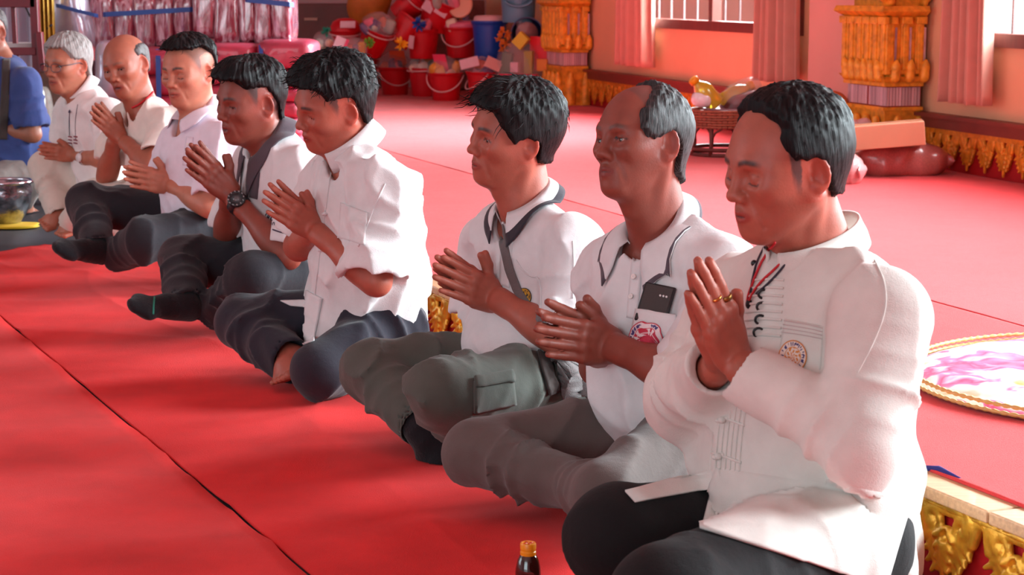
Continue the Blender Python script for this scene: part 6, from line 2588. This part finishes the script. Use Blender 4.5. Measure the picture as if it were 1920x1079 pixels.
if 'P9' in PG:
    G = PG['P9']
    sm = MATS['cream_cotton']
    U = Union(G['sf'], G['tr'])
    # band collar
    collar(G, (1600, 424), (1452, 505), style='band', width=.060, h=.026, m=sm, open_=.16)
    # shirt tails over the thighs
    patch('shirt_tail', U, quadpx([(1345, 872), (1712, 925), (1655, 1100), (1312, 994)], 46, 30), G['near'], sm, G['shirt'], off=np.interp(np.arange(30), [0, 2, 5, 29], [-.004, .003, .005, .007]), thick=.005)
    patch('shirt_tail', U, quadpx([(1352, 878), (1356, 914), (1190, 944), (1172, 924)], 26, 8), G['near'], sm, G['shirt'], off=.005, thick=.004)
    # front pocket, lower pocket, stitching
    patch('pocket', G['sft'], quadpx([(1472, 600), (1546, 613), (1538, 712), (1456, 696)], 16, 18), G['near'], sm, G['shirt'], off=.0045, thick=.006)
    for k in range(4):
        lace('stitching', G['sft'], [(1471 - k * 1.6, 604 + k * 7), (1508, 610 + k * 7), (1545 - k * .6, 617 + k * 7)], G['near'], seam_m, G['shirt'], r=.0007, off=.0062)
    patch('pocket', G['sft'], quadpx([(1440, 930), (1560, 945), (1555, 990), (1440, 985)], 20, 10), G['near'], sm, G['shirt'], off=.004, thick=.005)
    # pin-tucked front with toggles
    for k in range(8):
        y = 522 + k * 15
        lace('pintuck', G['sft'], [(1410 - k * 2.6, y + 4), (1440 - k * 1.6, y + 1), (1470 - k * .8, y + 4)], G['near'], sm, G['shirt'], r=.0022, off=.001)
    for k in range(7):
        x = 1334 + k * 9
        lace('pleat', G['sft'], [(x + 16, 735), (x + 6, 790), (x, 845), (x - 2, 885)], G['near'], sm, G['shirt'], r=.0020, off=.0005)
    for k in range(4):
        x, y = 1426 - k * 3, 551 + k * 24
        P = hit(G['sf'], x, y, G['near'])[0]
        if not np.isnan(P[0]):
            b = MB()
            b.tube([P + np.array([.008 * cos(t) + .004, -.004, .007 * sin(t)]) for t in np.linspace(.6, 5.2, 12)], .0022, 6)
            b.build('toggle', black_p, G['shirt'])
    for x, y in ((1356, 786), (1350, 856)):
        knot(G, x, y, .0065, sm)
        lace('loop', G['sft'], [(x - 14, y - 6), (x + 8, y), (x + 40, y + 12)], G['near'], sm, G['shirt'], r=.0024, off=.001)
    lace('seam', G['sf'], [(1640, 488), (1660, 530), (1662, 580), (1640, 640), (1608, 700)], G['near'], sm, G['shirt'], r=.0012, off=.0004)
    # embroidered badge
    org, navy, cream = hexm(216, 130, 50), hexm(66, 56, 110), hexm(236, 214, 204)

    def inner(r, a):
        q = sin(3 * a + 9 * r) * sin(7 * a - 14 * r)
        return org if q > .12 else cream
    disc(G, 'emblem', (1489, 671), 30, glyph_ring(cream, navy, org, org, 3, inner), mat('badge_thread', (1, 1, 1), .7, attr=True, bump=.4, bscale=500), squash=.86, field=G['sft'], off=.0085, nr=22, nt=144)
    # red and black cords
    UB = Union(G['sf'], G['fl'])
    redc, blkc = mat('red_cord', hexm(200, 20, 36), .6), mat('black_cord', (.02, .015, .03), .6)
    for i, pl_ in enumerate(([(1452, 452), (1442, 470), (1424, 505), (1408, 545), (1403, 572)], [(1474, 487), (1450, 510), (1428, 530), (1412, 552), (1404, 572)])):
        lace('neck_cord', UB, pl_, G['near'], redc, G['body'], r=.0021, off=.003)
    for pl_ in ([(1497, 472), (1470, 500), (1448, 528), (1420, 552)], [(1436, 462), (1424, 488), (1414, 520), (1409, 550)]):
        lace('neck_cord', UB, pl_, G['near'], blkc, G['body'], r=.0019, off=.003)
    b = MB()
    P = hit(UB, 1414, 494, G['near'])[0]
    b.ball(P, .0055)
    P = hit(UB, 1404, 570, G['near'])[0]
    b.ball(P + np.array([0, -.004, 0]), (.006, .004, .008))
    b.build('pendant', black_p, G['body'])
    # rings on the upper hand
    for px, py, m, w in ((1342, 563, mat('gold_ring', hexm(226, 150, 80), .2, metal=1.0), .0045), (1364, 560, mat('brass_ring', hexm(150, 110, 60), .35, metal=1.0), .008)):
        P = hit(G['fl'], px, py, G['near'])[0]
        if np.isnan(P[0]):
            continue
        hw, ww, tn, pn, sc_ = G['hand+1']
        c = P - G['fl'].grad(P[None])[0] * .0085 * sc_
        a = unit(np.cross(ww, [0, 0, 1]))
        M = np.stack([a, np.cross(ww, a), ww])
        rr = .0093 * sc_
        MB().lathe(c, [(rr, -w / 2), (rr + .0016, -w / 2), (rr + .002, 0), (rr + .0016, w / 2), (rr, w / 2), (rr, -w / 2)], 28, M, closed=False).build('finger_ring', m, G['body'])

if 'P8' in PG:
    G = PG['P8']
    sm = MATS['white_knit']
    patch('placket', G['sf'], quadpx([(1186, 482), (1206, 486), (1196, 600), (1176, 596)], 5, 24), G['near'], sm, G['shirt'], off=.003, thick=.005)
    for x, y in ((1192, 520), (1187, 557)):
        button(G, x, y, .0055, off=.0065)
    patch('pocket', G['sft'], quadpx([(1205, 582), (1272, 596), (1268, 672), (1194, 658)], 14, 16), G['near'], sm, G['shirt'], off=.022, thick=.004)
    redt, navyt, wht = hexm(200, 50, 76), hexm(70, 60, 120), hexm(238, 222, 224)

    def inner(r, a):
        return redt if (sin(9 * a) > .1 if r > .16 else True) and not (.30 < r < .36) else wht
    disc(G, 'emblem', (1222, 633), 26, glyph_ring(wht, navyt, redt, redt, 5, inner), mat('badge_thread', (1, 1, 1), .7, attr=True), squash=1.0, field=G['sft'], off=.0245, nr=22, nt=144)
    # the phone standing in the pocket
    c4 = hit(G['sft'], [1213, 1271, 1264, 1208], [531, 543, 594, 584], G['near'])
    u = unit(c4[1] - c4[0])
    N = G['sft'].grad(c4.mean(0)[None])[0]
    N = unit(N - u * (N @ u))
    v = np.cross(N, u)
    if v[2] > 0:
        v = -v
    W_ = np.linalg.norm(c4[1] - c4[0])
    Hh = .078
    top = (c4[0] + c4[1]) / 2 + N * .008
    ph = empty('phone', top + v * Hh, 'dark smartphone standing in the shirt pocket of the grey-haired person', 'phone')
    M = np.stack([u, v, N])
    MB().box(top + v * Hh / 2, (W_, Hh, .008), M).build('case', black_p, ph, bevel=.0035)
    MB().box(top + v * Hh / 2 + N * .0042, (W_ * .86, Hh * .9, .001), M).build('back_glass', mat('dark_glass', (.03, .035, .035), .08, spec=.8), ph, smooth=False)
    b = MB()
    for k in range(3):
        b.ball(top + u * (W_ * (.10 + .10 * k)) + v * .022 + N * .005, .0022, None, 10, 6)
    b.build('camera_lens', mat('lens_silver', (.8, .8, .8), .2), ph)

if 'P7' in PG:
    G = PG['P7']
    sm = MATS['white_knit']
    patch('placket', G['sf'], quadpx([(940, 432), (962, 440), (956, 540), (938, 534)], 5, 22), G['near'], sm, G['shirt'], off=.003, thick=.005)
    lace('pocket_seam', G['sf'], [(968, 488), (978, 506), (996, 520), (1012, 520), (1016, 560), (1012, 600)], G['near'], sm, G['shirt'], r=.0018, off=.001)
    lace('seam', G['sf'], [(1074, 452), (1076, 500), (1074, 560)], G['near'], sm, G['shirt'], r=.0016, off=.0005)
    yel, blk = hexm(216, 160, 40), hexm(50, 40, 40)
    disc(G, 'emblem', (984, 557), 17, glyph_ring(yel, blk, blk, yel, 8, lambda r, a: blk if sin(5 * a + 8 * r) > .2 else yel), mat('badge_thread', (1, 1, 1), .7, attr=True), squash=.8, off=.004, nr=18, nt=120)
    grey = cloth('grey_webbing', hexm(112, 104, 104), weave=.8, wscale=500)
    bag = empty('crossbody_bag', G['p'](1065, 715, .22), 'grey crossbody bag worn over the white polo with charcoal collar trim', 'bag')
    patch('strap', G['sf'], strip([(938, 424), (946, 455), (957, 505), (972, 545), (996, 580), (1020, 610)], 15), G['near'], grey, bag, off=.006, thick=.003)
    U = Union(G['sf'], G['tr'])
    patch('pouch', U, quadpx([(1040, 664), (1100, 672), (1104, 735), (1052, 742)], 16, 14), G['near'], grey, bag, off=.03, thick=.03)
    patch('buckle_strap', U, strip([(1016, 660), (1022, 690), (1036, 735)], 22), G['near'], cloth('dark_webbing', hexm(66, 56, 54)), bag, off=.010, thick=.005)
    tm = MATS['olive_grey_trousers']
    patch('cargo_pocket', G['tr'], quadpx([(888, 715), (958, 702), (966, 758), (888, 775)], 18, 14), G['near'], tm, G['trousers'], off=.006, thick=.006)
    patch('pocket_flap', G['tr'], quadpx([(886, 708), (958, 696), (960, 716), (888, 728)], 18, 6), G['near'], tm, G['trousers'], off=.010, thick=.005)

if 'P5' in PG:
    G = PG['P5']
    sm = MATS['white_cotton']
    for x, y in ((629, 322), (612, 400), (604, 470)):
        knot(G, x, y, .006, sm)
    lace('placket', G['sf'], [(622, 312), (612, 380), (602, 460), (590, 560)], G['near'], sm, G['shirt'], r=.0022, off=.001)
    patch('pocket', G['sf'], quadpx([(640, 380), (690, 400), (684, 460), (634, 446)], 14, 16), G['near'], sm, G['shirt'], off=.0035, thick=.005)
    U = Union(G['sf'], G['tr'])
    patch('shirt_tail', U, quadpx([(576, 545), (606, 560), (590, 640), (569, 648)], 10, 20), G['near'], sm, G['shirt'], off=.006, thick=.005)
    patch('shirt_tail', U, quadpx([(526, 566), (580, 564), (580, 578), (545, 575)], 14, 6), G['near'], sm, G['shirt'], off=.006, thick=.005)
    lace('seam', G['sf'], [(722, 345), (705, 380), (690, 420), (672, 462)], G['near'], sm, G['shirt'], r=.002, off=.0005)

if 'P4' in PG:
    G = PG['P4']
    dark = MATS['grey_knit']
    patch('placket', G['sf'], quadpx([(471, 312), (488, 318), (483, 374), (468, 370)], 5, 16), G['near'], dark, G['shirt'], off=.003, thick=.005)
    button(G, 478, 334, .006, off=.006)
    ink = mat('dark_print', hexm(70, 56, 76), .8)
    lace('sleeve_stripe', G['sf'], [(500, 426), (520, 434), (540, 439), (560, 440)], G['near'], ink, G['shirt'], r=.0022, off=.001)
    rs = np.random.RandomState(2)
    for k in range(9):
        x = 506 + k * 5.4
        y = 421 + k * 1.5
        lace('print', G['sf'], [(x, y), (x + 1, y - 5), (x + 3.5, y - 5 + rs.uniform(-1, 2)), (x + 3.5, y)], G['near'], ink, G['shirt'], r=.0011, off=.001, dens=2)
    for k in range(4):
        x, y = 498 + k * 6, 404 + (k % 2) * 4
        lace('print', G['sf'], [(x, y), (x + 3, y - 5), (x + 6, y - 1), (x + 3, y + 4), (x + 7, y + 5)], G['near'], ink, G['shirt'], r=.0016, off=.001, dens=2)
    J = G['J']
    ax = unit(J['elL'] - J['wrL'])
    c = J['wrL'] + ax * .014
    wm = mat('watch_resin', (.015, .014, .016), .4)
    wb = wrist_ring(G, c, ax, .0285, .026, .005, wm, 'wristwatch')
    out = unit(unit(CAM - c) * .8 + np.array([-.1, 0, .35]))
    out = unit(out - ax * (out @ ax))
    M = np.stack([ax, np.cross(out, ax), out])
    MB().lathe(c + out * .029, [(.001, 0), (.025, 0), (.0265, .004), (.0255, .010), (.021, .012), (.019, .0105), (.001, .0105)], 40, M, closed=False).build('watch_case', wm, wb)
    MB().lathe(c + out * .0397, [(.001, 0), (.0175, 0), (.001, .0008)], 32, M, closed=False).build('dial', mat('watch_dial', (.10, .095, .10), .15, spec=.8), wb)
    b = MB()
    for k in range(12):
        t = 2 * pi * k / 12
        b.box(c + out * .0412 + (ax * cos(t) + M[1] * sin(t)) * .0225, (.0045, .003, .002), M)
    b.build('dial_marks', mat('watch_marks', (.30, .29, .30), .4), wb, smooth=False)
    if 'sockfR' in G:
        lace('sock_stripe', G['sockfR'], [(293, 532), (291, 550), (288, 570), (287, 590)], G['near'], mat('green_stripe', hexm(40, 130, 110), .8), G['body'], r=.0032, off=.0005)

if 'P3' in PG:
    G = PG['P3']
    sm = MATS['pale_lilac_knit']
    patch('placket', G['sf'], quadpx([(350, 256), (363, 258), (356, 312), (343, 310)], 5, 14), G['near'], sm, G['shirt'], off=.003, thick=.005)
    for x, y in ((354, 272), (350, 296)):
        button(G, x, y, .0055, off=.006)

if 'P2' in PG:
    G = PG['P2']
    UB = Union(G['sf'], G['fl'])
    lace('neck_cord', UB, [(293, 163), (286, 174), (274, 187), (258, 198), (248, 202)], G['near'], mat('red_cord', hexm(200, 20, 36), .6), G['body'], r=.0042, off=.002, dens=3)

if 'P1' in PG:
    G = PG['P1']
    h = G['head']
    gm = mat('glasses_metal', hexm(90, 90, 100), .3, metal=.8)
    gl = empty('glasses', h.w(.09, 0, 0), None)
    gl.parent = G['body']
    gl.location = h.w(.09, 0, 0) - wloc(G['body'])
    for y in (-1, 1):
        b = MB()
        b.tube([h.w(.098 - .006 * abs(cos(t)) * (1 if cos(t) > 0 else 0), y * (.034 + .024 * np.sign(cos(t)) * abs(cos(t)) ** .7), -.005 + .017 * np.sign(sin(t)) * abs(sin(t)) ** .7) for t in np.linspace(0, 2 * pi, 29)[:-1]], .0014, 6, closed=True)
        b.build('rim', gm, gl)
        b = MB()
        b.tube([h.w(.092, y * .058, .004), h.w(.05, y * .074, .006), h.w(.0, y * .080, .010), h.w(-.014, y * .080, .002)], .0018, 6)
        b.build('temple', gm, gl)
    b = MB()
    b.tube([h.w(.099, -.010, -.002), h.w(.103, 0, .001), h.w(.099, .010, -.002)], .0014, 6)
    b.build('bridge', gm, gl)
    em = mat('red_stitch', hexm(140, 50, 66), .7)
    dk = mat('dark_stitch', hexm(60, 56, 84), .7)
    lace('embroidery', G['sf'], [(131, 206), (130, 230), (131, 254)], G['near'], dk, G['shirt'], r=.0018, off=.001, dens=3)
    lace('embroidery', G['sf'], [(146, 196), (141, 225), (142, 262)], G['near'], dk, G['shirt'], r=.0011, off=.001, dens=3)
    for y in (256, 262, 268):
        lace('embroidery', G['sf'], [(129, y), (135, y + 1)], G['near'], em, G['shirt'], r=.0030, off=.001, dens=2)
        lace('embroidery', G['sf'], [(139, y), (145, y + 1)], G['near'], em, G['shirt'], r=.0030, off=.001, dens=2)
    button(G, 132, 210, .006, dk)
    J = G['J']
    ax = unit(J['elL'] - J['wrL'])
    c = J['wrL'] + ax * .004
    sv = mat('watch_steel', hexm(206, 196, 196), .25, metal=.8)
    wb = wrist_ring(G, c, ax, .028, .016, .003, sv, 'wristwatch')
    out = unit(CAM - c)
    out = unit(out - ax * (out @ ax))
    MB().lathe(c + out * .028, [(.001, 0), (.017, 0), (.018, .003), (.016, .006), (.001, .006)], 32, np.stack([ax, np.cross(out, ax), out]), closed=False).build('watch_case', mat('pale_dial', hexm(226, 214, 214), .3), wb)

if 'P0' in PG:
    G = PG['P0']
    sash = patch('sash', G['sf'], strip([(12, 112), (11, 150), (9, 200), (6, 262)], 15), G['near'], cloth('dark_sash', hexm(72, 62, 60), weave=.8), G['body'], off=.006, thick=.006)
